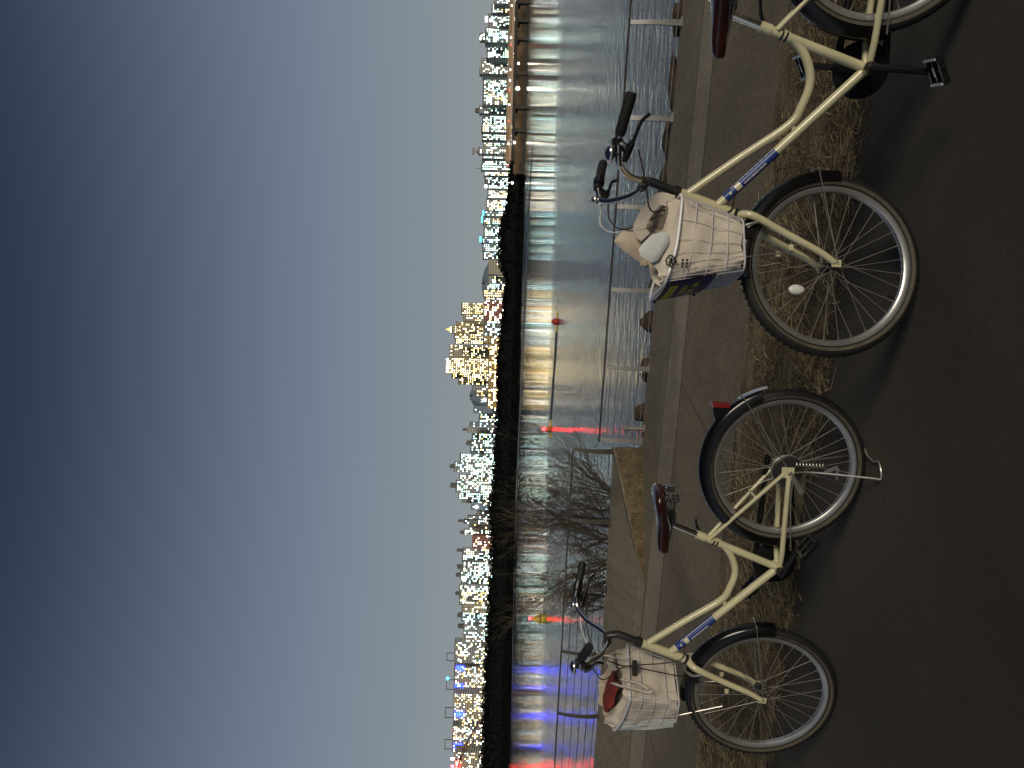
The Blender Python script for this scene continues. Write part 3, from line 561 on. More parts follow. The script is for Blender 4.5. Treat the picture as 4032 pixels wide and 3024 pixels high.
# ---- reddish arch at the left end of the skyline
ar = empty('bridge_arch', at(1897, 2845, 830), 'thin reddish steel arch rib forking upward over the skyline end', 'arch')
o0 = V(ar.location)
m = mat('red_steel', (.14, .035, .022), .6)
b = MB(); b.tube([p-o0 for p in crom([at(X, Y, 830) for X, Y in ((1897, 2838), (1868, 2872), (1848, 2910), (1826, 2948), (1811, 2985), (1803, 3030), (1800, 3080))], 5)], .75, 8); b.build('arch_rib', m, ar)
b = MB(); b.tube([p-o0 for p in crom([at(X, Y, 831.8) for X, Y in ((1888, 2911), (1870, 2918), (1852, 2930), (1836, 2950), (1822, 2975), (1812, 2994))], 5)], .7, 8); b.build('arch_rib', m, ar)
# ---- buoys and boom
def buoy(X, Y, label, kind, s):
    p = gz(X, Y, -3); r = empty('buoy', p, label, 'buoy')
    if kind == 'cone':
        b = MB(); b.lathe([(.25, -.3), (.62, .0), (.66, .35), (.66, .75), (.30, 1.45), (.12, 1.7), (.02, 1.72)], axis='z', seg=16); b.xf(lambda q: q*s); b.build('float', M['buoy_yellow'], r)
        b = MB(); b.lathe([(.68, .5), (.68, .62)], axis='z', seg=16); b.xf(lambda q: q*s); b.build('band', M['ink'], r)
        b = MB(); b.tube([V((0, 0, 1.7))*s, V((0, 0, 1.95))*s], .06*s, 6); b.build('lamp_post', M['darkmetal'], r)
        b = MB(); b.sphere((0, 0, 2.06*s), .19*s, 10, 6); b.build('lamp', M['redlamp'], r)
    elif kind == 'bar':
        b = MB(); b.sphere((0, 0, .15*s), .62*s, 14, 8, (.8, .8, 1)); b.build('float', M['buoy_orange'], r)
        b = MB(); b.tube([(-1.3*s, 0, .05), (1.3*s, 0, .05)], .12*s, 8); b.build('cross_bar', M['buoy_yellow'], r)
        b = MB(); b.tube([(0, 0, .7*s), (0, 0, .95*s)], .07*s, 6); b.build('lamp_post', M['darkmetal'], r)
        b = MB(); b.sphere((0, 0, 1.1*s), .26*s, 10, 6); b.build('lamp', M['redlamp'], r)
    else:
        b = MB(); b.lathe([(.05, -.2), (.5, -.1), (.56, .1), (.46, .5), (.22, .85), (.02, .9)], axis='z', seg=14); b.xf(lambda q: q*s); b.build('float', M['buoy_red'], r)
        b = MB(); b.tube([(-1.35*s, 0, .05), (1.35*s, 0, .05)], .1*s, 8); b.build('cross_bar', M['buoy_yellow'], r)
        for q in (-1.3, 1.3):
            b = MB(); b.sphere((q*s, 0, .05), .22*s, 8, 6); b.build('bar_float', M['buoy_yellow'], r)
    return r
buoy(2142, 2437, 'yellow conical buoy with a red lamp on top, floating off the upper quay', 'cone', .86)
buoy(2168, 1690, 'small orange buoy with a glowing red lamp beyond the bare shrub', 'bar', .74)
buoy(2194, 1267, 'dark red unlit buoy on a yellow bar at the boom end', 'red', .70)
P = [gz(X, Y, -2.97) for X, Y in ((2191, 1290), (2186, 1400), (2180, 1480), (2174, 1560), (2169, 1650))]
b = MB(); b.tube(P, .09, 6); bm = b.build('floating_boom', M['black']); tag(bm, 'thin dark floating boom line between two buoys on the river', 'boom')
# ================================================================ SHRUBS
def shrub(loc, label, seed, n_st, az0, az1, H, spread):
    rs = random.Random(seed); root = empty('bare_shrub', loc, label, 'shrub')
    tw = MB(); st = MB()
    def grow(p, d, L, r, lev):
        pts = [p]; n = 5 if lev < 2 else 4; dd = d.normalized()
        for i in range(n):
            dd = (dd+V((rs.gauss(0, .10), rs.gauss(0, .10), rs.gauss(.035, .07)))).normalized(); pts.append(pts[-1]+dd*L/n)
        rad = [lerp(r, r*.45, i/n) for i in range(n+1)]
        (st if lev == 0 else tw).tube(pts, rad, 5 if lev < 2 else 3, caps=False)
        if lev >= 3+(rs.random() < .45): return
        k = (9, 6, 4, 2)[lev]
        for i in range(k):
            t = rs.uniform(.22, 1.0); j = min(n-1, int(t*n)); q = pts[j].lerp(pts[j+1], t*n-j)
            ax = V((rs.gauss(0, 1), rs.gauss(0, 1), rs.gauss(0, 1))).cross(dd).normalized(); nd = Quaternion(ax, rs.uniform(.25, .75)) @ dd
            nd.z += .08; nd.y *= .8
            grow(q, nd, L*rs.uniform(.38, .62), max(.0016, r*(.45 if lev else .5)*(1-.4*t)), lev+1)
    for i in range(n_st):
        a = lerp(az0, az1, (i+rs.random()*.7)/n_st); t = V((math.sin(a)*spread, rs.uniform(-.25, .35), math.cos(a)))
        grow(V((rs.uniform(-.25, .25)*1.6, rs.uniform(-.12, .12), 0)), t, H*rs.uniform(.75, 1.05), rs.uniform(.014, .025), 0)
    st.build('stem', M['bark'], root); o = tw.build('twigs', M['bark'], root); o['kind'] = 'stuff'
shrub((-2.05, 9.7, -.35), 'spreading bare shrub behind the railing nearest the corner of the wall', 11, 14, -.7, 1.0, 1.32, 1.05)
shrub((-2.85, 10.0, -.30), 'bare leaning shrub behind the upper railing between the two bicycles', 23, 5, -.7, .4, .80, 1.0)
# ================================================================ BICYCLES
RW = .335
def bike(idx, loc, yaw, lean, steer, S, label, crank_ang, hb_dy):
    root = empty('bicycle', (0, 0, 0), label, 'bicycle', 'cream bicycles parked on the path')
    fw = V((math.cos(yaw), math.sin(yaw), 0)); lf = V((-math.sin(yaw), math.cos(yaw), 0)); up = V((0, 0, 1))
    u2 = up*math.cos(lean)+lf*math.sin(lean); l2 = lf*math.cos(lean)-up*math.sin(lean)
    mw = Matrix(((fw.x, l2.x, u2.x, loc[0]), (fw.y, l2.y, u2.y, loc[1]), (fw.z, l2.z, u2.z, 0), (0, 0, 0, 1)))
    root.matrix_world = mw
    p = lambda k: V((S[k+'x'], 0, S[k+'z']))
    bb, st, ht, hb, ut, dt, crv, sj, sp = [p(k) for k in ('bb', 'st', 'ht', 'hb', 'ut', 'dt', 'cr', 'sj', 'sp')]
    L = S['L']; ax = (ht-hb).normalized(); Q = Quaternion(ax, steer)
    SR = lambda q: hb+(Q @ (V(q)-hb))
    hub = V((L, 0, RW)); rh = V((0, 0, RW))
    out = {}
    # --- frame
    b = MB()
    b.tube([hb-ax*.004, ht+ax*.004], .0195, 14)
    b.tube([dt, bb], .0165, 12)
    ud = (sp-ut).normalized(); a1 = ut.lerp(sp, .985)+V((0, 0, .028))
    cv = [V((x, 0, z)) for x, z in ((.559, .512), (.493, .4965), (.435, .509), (.386, .539), (.356, .572), (.333, .612))]
    tp = crom([ut, ut.lerp(V((.62, 0, .546)), .5), V((.625, 0, .548))]+cv, 6); b.tube(tp, .0150, 12)
    dd = (bb-dt).normalized(); k = (sp-dt).dot(dd); sq = dt+dd*k
    b.tube([sq, V((.612, 0, .542))], .009, 8)
    b.tube([bb, st], .0165, 12); sdv = (st-bb).normalized()
    b.tube([st-sdv*.035, st+sdv*.004], .0195, 12)
    b.lathe([(.021, -.036), (.021, .036)], bb, 'y', 18)
    for s in (1, -1):
        b.tube([bb+V((-.015, s*.02, 0)), bb+V((-.08, s*.040, .003)), rh+V((.07, s*.058, -.006)), rh+V((.02, s*.06, -.006))], [.0115, .0115, .0105, .012], 10)
        b.tube([st-sdv*.055+V((-.008, s*.014, 0)), rh+V((.012, s*.060, .016))], .0082, 10)
        b.box(rh+V((.006, s*.061, .002)), (.045, .005, .05))
    b.tube([V((.125, -.045, .455)), V((.125, .045, .455))], .006, 6)
    for t_ in (.15, .45, .8): b.sphere(dt.lerp(bb, t_)+V((-.012, .004, -.016)), .006, 8, 5)
    b.build('frame', M['paint'], root)
    for t_ in (.075, .09):
        b = MB(); q = st-sdv*t_; b.tube([q-sdv*.0035, q+sdv*.0035], .0178, 14); b.build('frame_band', M['ink'], root)
    b = MB(); b.tube([ht+ax*.004, ht+ax*.014], .021, 16); b.tube([ht+ax*.014, ht+ax*.030], .0235, 16); b.build('headset', M['darkmetal'], root)
    b = MB(); b.tube([hb-ax*.018, hb-ax*.005], .022, 16); b.build('lower_headset', M['darkmetal'], root)
    # --- down tube decal: blue sleeve, worn white marks
    b = MB(); q0, q1 = dt.lerp(bb, .06), dt.lerp(bb, .415); b.tube([q0.lerp(q1, i/8) for i in range(9)], .0171, 16, caps=False); dc = b.build('decal', M['blue'], root)
    b = MB(); ydir = V((0, 1, 0)); nrm = dd.cross(ydir)
    def arcpatch(t0, t1, a0, a1, r=.0175):
        R = []
        for i in range(2):
            c = q0.lerp(q1, (t0, t1)[i]); R.append([c+(ydir*math.cos(a)-nrm*math.sin(a))*r for a in [lerp(a0, a1, j/4) for j in range(5)]])
        b.rings(R, False)
    rs = random.Random(idx+5); t_ = .36
    while t_ < .78:
        w_ = rs.uniform(.012, .026); arcpatch(t_, t_+w_, -.42, .02); t_ += w_+rs.choice((.003, .004, .012))
    for i in range(9): arcpatch(.15+.095*i, .15+.095*i+.085, 1.0, 1.22)
    b.build('white_mark', M['white'], dc)
    b = MB(); arcpatch(.21, .31, -.5, .9, .01745); arcpatch(.09, .13, .0, .5, .01745); b.build('worn_patch', M['paint'], dc)
    # --- seat post, saddle
    sc_ = V((.245, 0, .795)); b = MB(); b.tube([st-sdv*.02, st+sdv*.118], .0127, 14); b.build('seat_post', M['chrome'], root)
    b = MB(); q = st-sdv*.012; b.tube([q+V((-.02, -.012, .004)), q+V((-.045, -.002, .018)), q+V((-.085, .022, .03))], [.007, .006, .005], 8); b.build('seat_lever', M['black'], root)
    b = MB()
    secs = [(.108, .028, .862, .030), (.116, .065, .870, .042), (.14, .093, .876, .052), (.175, .102, .874, .058), (.215, .092, .866, .062), (.255, .066, .856, .064), (.29, .042, .850, .062), (.325, .030, .847, .058), (.365, .027, .844, .052), (.395, .023, .838, .046), (.410, .014, .830, .036), (.415, .003, .822, .022)]
    R = []
    for x, w, z, h in secs:
        ring = []
        for j in range(16):
            a = 2*math.pi*j/16; cy, sz = math.cos(a), math.sin(a)
            yy = w*(abs(cy)**.75)*(1 if cy > 0 else -1); zz = z-h*.32+(h*.32*(sz**.8) if sz > 0 else -h*.68*(abs(sz)**.45))
            if sz < 0: yy *= 1-.10*abs(sz)
            ring.append(V((x, yy, zz)))
        R.append(ring)
    b.rings(R); sad = b.build('saddle', M['leather'], root)
    b = MB()
    for s in (1, -1): b.tube(crom([(.385, s*.012, .80), (.32, s*.022, .792), (.24, s*.026, .785), (.16, s*.05, .79), (.135, s*.06, .80)], 5), .0042, 6)
    b.tube([(.155, -.06, .782), (.155, .06, .782)], .005, 6); b.build('saddle_rail', M['chrome'], sad)
    for s in (1, -1):
        b = MB(); b.tube([V((.14+.016*math.cos(a), s*.055+.016*math.sin(a), .775+.0085*a/math.pi*.55)) for a in [i*.5 for i in range(76)]], .0033, 5); b.build('saddle_spring', M['chrome'], sad)
    b = MB(); b.box((.245, 0, .788), (.045, .05, .026)); b.lathe([(.001, -.034), (.011, -.034), (.011, .034), (.001, .034)], (.245, 0, .786), 'y', 12); b.build('saddle_clamp', M['darkmetal'], sad)
    b = MB(); b.tube(crom([(.118, .060, .846), (.14, .093, .836), (.175, .103, .83), (.215, .093, .82), (.255, .068, .806), (.29, .044, .80), (.325, .031, .796)], 4), .0036, 6); b.build('saddle_trim', M['chrome'], sad)
    # --- wheels
    def wheel(c, fn, rear):
        e = bpy.data.objects.new('wheel', None); C.objects.link(e); e.parent = root
        P = []
        for i in range(9):
            a = lerp(-1.62, 1.62, i/8); P.append((.3135+.0215*math.cos(a), .0216*math.sin(a)))
        b = MB(); b.lathe(P, c, 'y', 72)
        for s in (1, -1): b.lathe([(.3010, s*.0178), (.2975, s*.0160), (.2935, s*.0135)], c, 'y', 72)
        for j in range(150):     # tread blocks
            a = 2*math.pi*j/150; o_ = .008 if j % 2 else -.008; cc = V(c)+V(((RW-.0005)*math.cos(a), o_, (RW-.0005)*math.sin(a)))
            b.box(cc, (.004, .011, .007), Matrix.Rotation(-a, 3, 'Y'))
        b.xf(fn).build('tyre', M['rubber'], e)
        b = MB()
        for s in (1, -1): b.lathe([(.3135, s*.0214), (.309, s*.0208), (.303, s*.0188), (.3010, s*.0178)], c, 'y', 72)
        b.xf(fn).build('sidewall', M['gum'], e)
        b = MB(); b.lathe([(.2945, .0125), (.2945, .0145), (.282, .0138), (.2745, .009), (.2715, 0), (.2745, -.009), (.282, -.0138), (.2945, -.0145), (.2945, -.0125), (.287, -.010), (.287, .010)], c, 'y', 72, closed=True); b.xf(fn).build('rim', M['alu'], e)
        hw = .034; b = MB(); b.lathe([(.004, -.062), (.004, -.05), (.016, -.048), (.021, -hw), (.021, -hw+.004), (.011, -hw+.008), (.011, hw-.008), (.021, hw-.004), (.021, hw), (.016, .048), (.004, .05), (.004, .062)], c, 'y', 18); b.xf(fn).build('hub', M['darkmetal'], e)
        for j in range(32):
            a = 2*math.pi*(j+.3)/32; s = 1 if j % 2 else -1; tw = (1 if (j//2) % 2 else -1)*.95
            q0_ = V(c)+V((.0195*math.cos(a+tw), s*hw, .0195*math.sin(a+tw))); q1_ = V(c)+V((.273*math.cos(a), s*.003, .273*math.sin(a)))
            b = MB(); b.tube([q0_, q1_], .00125, 5); b.tube([q0_.lerp(q1_, .955), q1_], .0021, 6); b.xf(fn).build('spoke', M['spoke'], e)
        a = 2.6 if rear else -1.15
        b = MB(); b.tube([V(c)+V((r_*math.cos(a), 0, r_*math.sin(a))) for r_ in (.275, .245, .238)], [.003, .003, .005], 6); b.xf(fn).build('valve', M['black'], e)
        if not rear and idx == 0:
            cc = V(c)+V((.092, .012, .128)); b = MB(); b.sphere(cc, .03, 12, 8, (.62, .3, 1)); b.xf(fn).build('reflector', M['reflector'], e)
        return e
    I_ = lambda q: q
    wheel((0, 0, RW), I_, True); wheel((L, 0, RW), SR, False)
    # --- fork
    b = MB(); b.tube([hb-ax*.03, hb+ax*.0], .018, 12); cb_ = hb-ax*.03
    for s in (1, -1):
        leg = crom([cb_+V((0, s*.006, .004)), cb_+V((.004, s*.036, -.010)), cb_+V((.016, s*.050, -.045)), cb_.lerp(hub, .45)+V((-.004, s*.055, 0)), cb_.lerp(hub, .8)+V((-.006, s*.056, 0)), hub+V((-.004, s*.056, .012))], 5)
        n = len(leg); b.tube(leg, [lerp(.0165, .0115, i/(n-1)) for i in range(n)], 10); b.box(hub+V((0, s*.056, .004)), (.026, .005, .034))
        b.box(cb_.lerp(hub, .5)+V((.035, s*.056, 0)), (.02, .006, .016))
    b.xf(SR).build('fork', M['paint'], root)
    # --- mudguards
    def guard(c, a0, a1, fn, nm):
        b = MB(); rg = .349; pr = [(rg-.036, -.0315), (rg-.008, -.0290), (rg+.003, -.019), (rg+.008, 0), (rg+.003, .019), (rg-.008, .0290), (rg-.036, .0315), (rg-.0365, .0298), (rg-.010, .0273), (rg+.001, .018), (rg+.0058, 0), (rg+.001, -.018), (rg-.010, -.0273), (rg-.0365, -.0298)]
        b.lathe(pr, c, 'y', 40, R_(a0), R_(a1), closed=True); g = b.xf(fn).build('mudguard', M['guard'], root)
        return g
    g1 = guard((L, 0, RW), 80, 184, SR, 'front'); g2 = guard((0, 0, RW), -8, 158, I_, 'rear')
    def stay(c, a, fn, par):
        b = MB(); q = V(c)+V((.349*math.cos(R_(a)), 0, .349*math.sin(R_(a))))
        b.tube(crom([V(c)+V((-.006, .060, .0)), q+V((0, .034, 0))-V((math.cos(R_(a)), 0, math.sin(R_(a))))*.02, q+V((0, .030, 0))+V((math.cos(R_(a)), 0, math.sin(R_(a))))*.008, q+V((math.cos(R_(a)), 0, math.sin(R_(a))))*.014, q+V((0, -.030, 0)), V(c)+V((-.006, -.060, 0))], 4), .0021, 6); b.xf(fn).build('guard_stay', M['steel'], par)
    stay((L, 0, RW), 170, SR, g1); stay((0, 0, RW), 146, I_, g2)
    b = MB(); b.lathe([(.3565, -.022), (.361, -.015), (.3635, 0), (.361, .015), (.3565, .022)], rh, 'y', 10, R_(143), R_(163)); b.build('guard_tip', M['chrome'], g2)
    # --- tail light on the rear guard
    q = V((.356*math.cos(R_(128)), 0, RW+.356*math.sin(R_(128)))); b = MB(); R = []
    for x, w, z0, z1 in ((.035, .012, -.02, .02), (.0, .022, -.03, .034), (-.022, .026, -.032, .036)): R.append([q+V((x-.012, -w, z0+.004)), q+V((x-.012, w, z0+.004)), q+V((x-.012, w, z1+.004)), q+V((x-.012, -w, z1+.004))])
    b.rings(R); tl = b.build('tail_light', M['black'], root); b = MB(); b.box(q+V((-.041, 0, .006)), (.014, .054, .070)); b.build('red_lens', M['redlens'], tl)
    # --- rear drum brake (left), stand, chain guard
    b = MB(); b.lathe([(.004, .030), (.056, .030), (.062, .036), (.062, .052), (.056, .058), (.004, .058)], rh, 'y', 32); b.build('drum_brake', M['darkmetal'], root)
    b = MB(); b.lathe([(.0625, .034), (.0665, .038), (.0665, .046), (.0625, .050)], rh, 'y', 32); b.build('drum_rim', M['steel'], root)
    b = MB(); b.box(rh+V((.05, .062, -.035)), (.11, .006, .02), Matrix.Rotation(.6, 3, 'Y')); b.tube([rh+V((.05, .067, -.02)), rh+V((.13, .066, -.02)), bb+V((-.10, .045, -.03))], .003, 6); b.build('brake_arm', M['steel'], root)
    b = MB(); zf = -loc[2]
    LG = (rh+V((.0, .078, -.02)), rh+V((-.004, .078, -.10)), V((-.012, .150, .030)), V((-.012, .158, .006)), V((-.050, .150, .006)), V((-.075, .120, .006)), V((-.062, .085, .007)), V((-.075, .03, .012)), V((-.095, .0, .012)), V((-.075, -.03, .012)), V((-.062, -.085, .006)), V((-.05, -.15, .006)), V((-.012, -.158, .006)), V((-.012, -.15, .03)), rh+V((-.004, -.078, -.10)), rh+V((0, -.078, -.02)))
    b.tube(crom(LG, 4), .0042, 7); ks = b.build('kickstand', M['steel'], root)
    b = MB(); b.tube([V((-.035+.009*math.cos(a), .072+.009*math.sin(a), .315-.0021*a)) for a in [i*.6 for i in range(92)]], .0018, 4); b.build('stand_spring', M['steel'], ks)
    b = MB(); b.box((-.02, .082, .17), (.012, .008, .055), Matrix.Rotation(.5, 3, 'Y')); b.box((-.006, .086, .146), (.05, .012, .006)); b.build('stand_tab', M['steel'], ks)
    b = MB(); b.lathe([(.02, -.070), (.084, -.070), (.094, -.062), (.094, -.050), (.086, -.046), (.02, -.046)], bb, 'y', 40)
    for s in (1, -1): b.tube([bb+V((0, -.058, s*.082)), V((.05, -.058, RW+s*.055)), V((-.03, -.058, RW+s*.05))], .012, 8)
    b.build('chain_guard', M['guard_plastic'], root)
    b = MB(); b.lathe([(.02, -.055), (.078, -.055), (.082, -.052), (.078, -.049), (.02, -.049)], bb, 'y', 40); b.build('chainring', M['darkmetal'], root)
    b = MB(); b.tube([bb+V((0, -.082, 0)), bb+V((0, .072, 0))], .0085, 12); b.lathe([(.001, .060), (.016, .060), (.019, .052), (.019, .040)], bb, 'y', 16); b.build('crank_axle', M['darkmetal'], root)
    for s in (1, -1):
        a = crank_ang+(0 if s > 0 else math.pi); dv = V((math.cos(a), 0, math.sin(a))); c0 = bb+V((0, s*.066, 0)); c1 = c0+dv*.172+V((0, s*.016, 0))
        b = MB(); b.tube([c0-dv*.015, c0, c1, c1+dv*.012], [.012, .0135, .0095, .008], 8); ca = b.build('crank', M['black'], root)
        pc = c1+V((0, s*.055, 0)); rotp = Matrix.Rotation(.5 if idx == 0 else -.6, 3, 'Y')
        b = MB(); b.tube([c1, c1+V((0, s*.10, 0))], .006, 8)
        for sx_ in (-1, 1): b.box(pc+rotp @ V((sx_*.040, 0, 0)), (.012, .086, .024), rotp)
        for sy in (-1, 0, 1): b.box(pc+rotp @ V((0, sy*.040, 0)), (.07, .010, .018), rotp)
        b.build('pedal', M['black'], root)
        if idx: continue
        b = MB()
        for sx_ in (-1, 1): b.box(pc+rotp @ V((sx_*.040, 0, .0135)), (.007, .080, .003), rotp)
        b.box(pc+rotp @ V((0, 0, .0105)), (.03, .006, .003), rotp); b.build('pedal_reflector', M['reflector'], root)
    # --- stem and handlebar
    cl = V((.843, 0, 1.035)); b = MB(); b.tube([ht+ax*.028, ht+ax*.12, cl+V((-.018, 0, .0)), cl], [.0155, .0165, .0165, .016], 12, flat=1.15); b.lathe([(.012, -.024), (.018, -.024), (.018, .024), (.012, .024)], cl, 'y', 16); b.xf(SR).build('stem', M['darkmetal'], root)
    half = [(.843, 0, 1.035), (.848, .045, 1.040), (.856, .095, 1.068), (.858, .150, 1.118), (.846, .205, 1.154), (.818, .236, 1.166), (.760, .258, 1.167), (.656, .326, 1.143)]
    H = [V((x, -y, z)) for x, y, z in reversed(half[1:])]+[V(h) for h in half]
    H = [h+V((0, 0, hb_dy*h.y)) for h in H]
    b = MB(); b.tube(crom(H, 6), .0112, 12); hbo = b.xf(SR).build('handlebar', M['chrome'], root)
    for s in (1, -1):
        g0 = V((.764, s*.2565, 1.167+hb_dy*s*.257)); g1_ = V((.652, s*.3285, 1.142+hb_dy*s*.33)); gd = (g1_-g0).normalized()
        b = MB(); b.tube([g0, g0+gd*.01, g0.lerp(g1_, .5), g1_-gd*.012, g1_], [.0155, .0180, .0180, .0190, .0178], 14)
        for i in range(7): q = g0+gd*(.02+.014*i); b.tube([q, q+gd*.004], .0188, 14)
        b.xf(SR).build('grip', M['rubber'], root)
        bk = g0-gd*.020; lv = MB(); side = V((0, 0, -1)); fwv = V((.5, s*.15, -.6)).normalized()
        lv.tube([bk-gd*.012, bk+gd*.012], .0165, 12); lv.tube([bk, bk+fwv*.030, bk+fwv*.048-gd*.014], [.010, .014, .012], 8)
        lv.tube([bk+fwv*.045-gd*.040, bk+fwv*.046, bk+fwv*.052+gd*.03], [.009, .015, .010], 8)
        lv.tube(crom([bk+fwv*.048+gd*.01, bk+fwv*.056+gd*.05, bk+fwv*.062+gd*.10, bk+fwv*.082+gd*.135], 4), .0062, 8); lv.xf(SR).build('brake_lever', M['black'], root)
        if s < 0:
            b = MB(); b.tube([g0-gd*.006, g0+gd*.012, g0+gd*.045], [.020, .0235, .0185], 16); b.xf(SR).build('gear_shifter', M['black'], root)
            q = V((.828, s*.236, 1.166+hb_dy*s*.236)); b = MB(); b.sphere(q+V((.006, 0, .014)), .0165, 14, 10); b.xf(SR).build('shifter_cap', M['chrome'], root)
        else:
            q = V((.818, .238, 1.166+hb_dy*.238)); b = MB(); b.tube([q, q+V((.002, -.004, .026))], .010, 10); b.lathe([(.006, .016), (.028, .018), (.029, .024)], q, 'z', 20); b.box(q+V((-.028, .012, .022)), (.03, .008, .008)); be = b.xf(SR).build('bell', M['black'], root)
            b = MB(); b.lathe([(.029, .020), (.0305, .026), (.028, .034), (.018, .042), (.001, .046)], q, 'z', 24); b.xf(SR).build('bell_dome', M['chrome'], be)
    # --- cables
    hk = lambda x, y, z: SR(V((x, y, z)))
    lowd = [dt.lerp(bb, t_)+V((-.012, .006, -.0225)) for t_ in (.1, .3, .6, .95)]
    b = MB(); b.tube(crom([hk(.806, .255, 1.11), hk(.90, .20, 1.07), hk(.965, .11, 1.03), hk(.945, .05, .95), hb+V((.012, .03, .09)), hb+V((-.012, .022, .01))]+lowd, 6), .0028, 6); b.build('brake_cable', M['cable'], root)
    b = MB(); b.tube(crom([hk(.812, -.25, 1.12), hk(.92, -.20, 1.12), hk(.985, -.09, 1.08), hk(.96, .02, .98), hk(.95, .045, .90), hk(.985, .035, .72), hk(.99, .02, .665)], 6), .0028, 6); b.build('brake_cable', M['cable'], root)
    b = MB(); b.tube(crom([hk(.80, -.262, 1.135), hk(.93, -.235, 1.15), hk(.99, -.12, 1.10), hk(.955, -.02, .99), hk(.92, .015, .93)], 6), .0028, 6); b.build('gear_cable', M['white_cable'], root)
    # --- front brake and lamp block under the crown
    b = MB(); b.box(cb_+V((.045, 0, -.02)), (.045, .05, .045)); b.box(cb_+V((.075, 0, -.015)), (.03, .075, .05)); b.xf(SR).build('front_lamp', M['black'], root)
    b = MB(); b.tube(crom([cb_+V((.03, -.05, -.06)), cb_+V((.045, -.045, -.01)), cb_+V((.05, 0, .012)), cb_+V((.045, .045, -.01)), cb_+V((.03, .05, -.06))], 4), .006, 8); b.xf(SR).build('front_brake', M['steel'], root)
    # --- basket (the farther one hangs a little forward and twisted on its bracket)
    SR0 = SR
    if idx == 0:
        tw_ = Quaternion((0, 0, 1), .13)
        SR = lambda q: SR0(V((.93, 0, 0))+(tw_ @ (V(q)-V((.90, 0, 0)))))
    if idx == 1:
        tw_ = Quaternion((0, 0, 1), -.32)
        SR = lambda q: SR0(V((.90, 0, 0))+V((.10, 0, 0))+(tw_ @ (V(q)-V((.90, 0, 0)))))
    def ring(t, inset=0, n=7):
        xr, xf_, wr, wf, zr, zf_ = (lerp(.960, .895, t), lerp(1.145, 1.205, t), lerp(.112, .140, t), lerp(.105, .128, t), lerp(.705, .930, t), lerp(.700, .982, t))
        bul = lerp(.010, .014, t); pts = []; rc_ = .035
        pts = [V((xr, -wr+rc_, zr)), V((xr, wr-rc_, zr)), V((xr+.012, wr-.008, zr)), V((xr+rc_, wr, zr)), V((lerp(xr, xf_, .6), (wr+wf)/2+.002, lerp(zr, zf_, .35))), V((xf_-rc_, wf+.002, lerp(zr, zf_, .8))), V((xf_-.006, wf-.010, lerp(zr, zf_, .95))), V((xf_+.010, wf-.04, zf_)), V((xf_+bul, 0, zf_+.006*t)), V((xf_+.010, -wf+.04, zf_)), V((xf_-.006, -wf+.010, lerp(zr, zf_, .95))), V((xf_-rc_, -wf-.002, lerp(zr, zf_, .8))), V((lerp(xr, xf_, .6), -(wr+wf)/2-.002, lerp(zr, zf_, .35))), V((xr+rc_, -wr, zr)), V((xr+.012, -wr+.008, zr))]
        cx = V(((xr+xf_)/2, 0, 0))
        if inset: pts = [V((cx.x+(q.x-cx.x)*(1-inset), q.y*(1-inset), q.z)) for q in pts]
        return crom(pts, n, True)
    b = MB(); b.tube(ring(1), .0062, 8, True); bk_ = b.xf(SR).build('basket', M['wire'], root)
    b = MB()
    for t in (.0, .25, .5, .76): b.tube(ring(t), .0020 if t else .003, 5, True)
    top, bot = ring(1), ring(0); n = len(top)
    for i in range(0, n, 3): b.tube([bot[i], bot[i].lerp(top[i], .5)+V((0, 0, -.004)), top[i]], .0011 if abs(top[i].y) > .12 else .0015, 5)
    for k in range(7): y = lerp(-.095, .095, k/6); b.tube([V((.962, y, .704)), V((1.145, y, .700))], .0015, 5)
    for k in range(4): x = lerp(.985, 1.12, k/3); b.tube([V((x, -.105, .702)), V((x, .105, .702))], .0015, 5)
    b.xf(SR).build('wire_mesh', M['wire'], bk_)
    for s in (1, -1):
        b = MB(); b.tube([V((1.10, s*.085, .702)), V((cb_.lerp(hub, .5).x+.035, s*.062, cb_.lerp(hub, .5).z))], .0028, 6); b.xf(SR).build('basket_stay', M['steel'], bk_)
    b = MB(); b.box((.885, 0, .905), (.05, .05, .02)); b.xf(SR).build('basket_bracket', M['darkmetal'], bk_)
    b = MB()
    for k in range(9):
        t = .03+.035*k; xf_ = lerp(1.145, 1.205, t); wf = lerp(.105, .128, t); bu = lerp(.010, .014, t)
        b.tube([V((xf_+bu*(1-(y/wf)**2)+.002, y, lerp(.700, .982, t))) for y in [lerp(-wf, wf, i/8)*.94 for i in range(9)]], .0016, 5)
    b.xf(SR).build('front_ribs', M['wire'], bk_)
    if idx == 0:
        # --- sign plate on the front of the basket, following its curve
        def fp(y, t):
            r_ = lerp(1.145, 1.205, t); bu = lerp(.010, .014, t); wf = lerp(.105, .128, t); f = abs(y)/wf
            return V((r_+bu*(1-f*f)+.010, y, lerp(.700, .982, t)+.004))
        def patch(mb, y0, y1, t0, t1, off, ny=10, nt_=2, skew=0):  # cells of the plate
            for i in range(ny):
                for j in range(nt_):
                    g = lambda a, c: fp(lerp(y0, y1, a)+skew*c, lerp(t0, t1, c))+V((off, 0, 0))
                    mb.quad(g(i/ny, j/nt_), g((i+1)/ny, j/nt_), g((i+1)/ny, (j+1)/nt_), g(i/ny, (j+1)/nt_))
        b = MB(); patch(b, -.118, .118, .36, .965, .0, 14, 4); patch(b, .118, -.118, .36, .965, -.003, 14, 4); pl = b.xf(SR).build('sign_plate', M['navy'], root)
        b = MB(); patch(b, -.105, .085, .80, .90, .0012, 12, 1); b.xf(SR).build('yellow_label', M['yellow'], pl)
        b = MB()
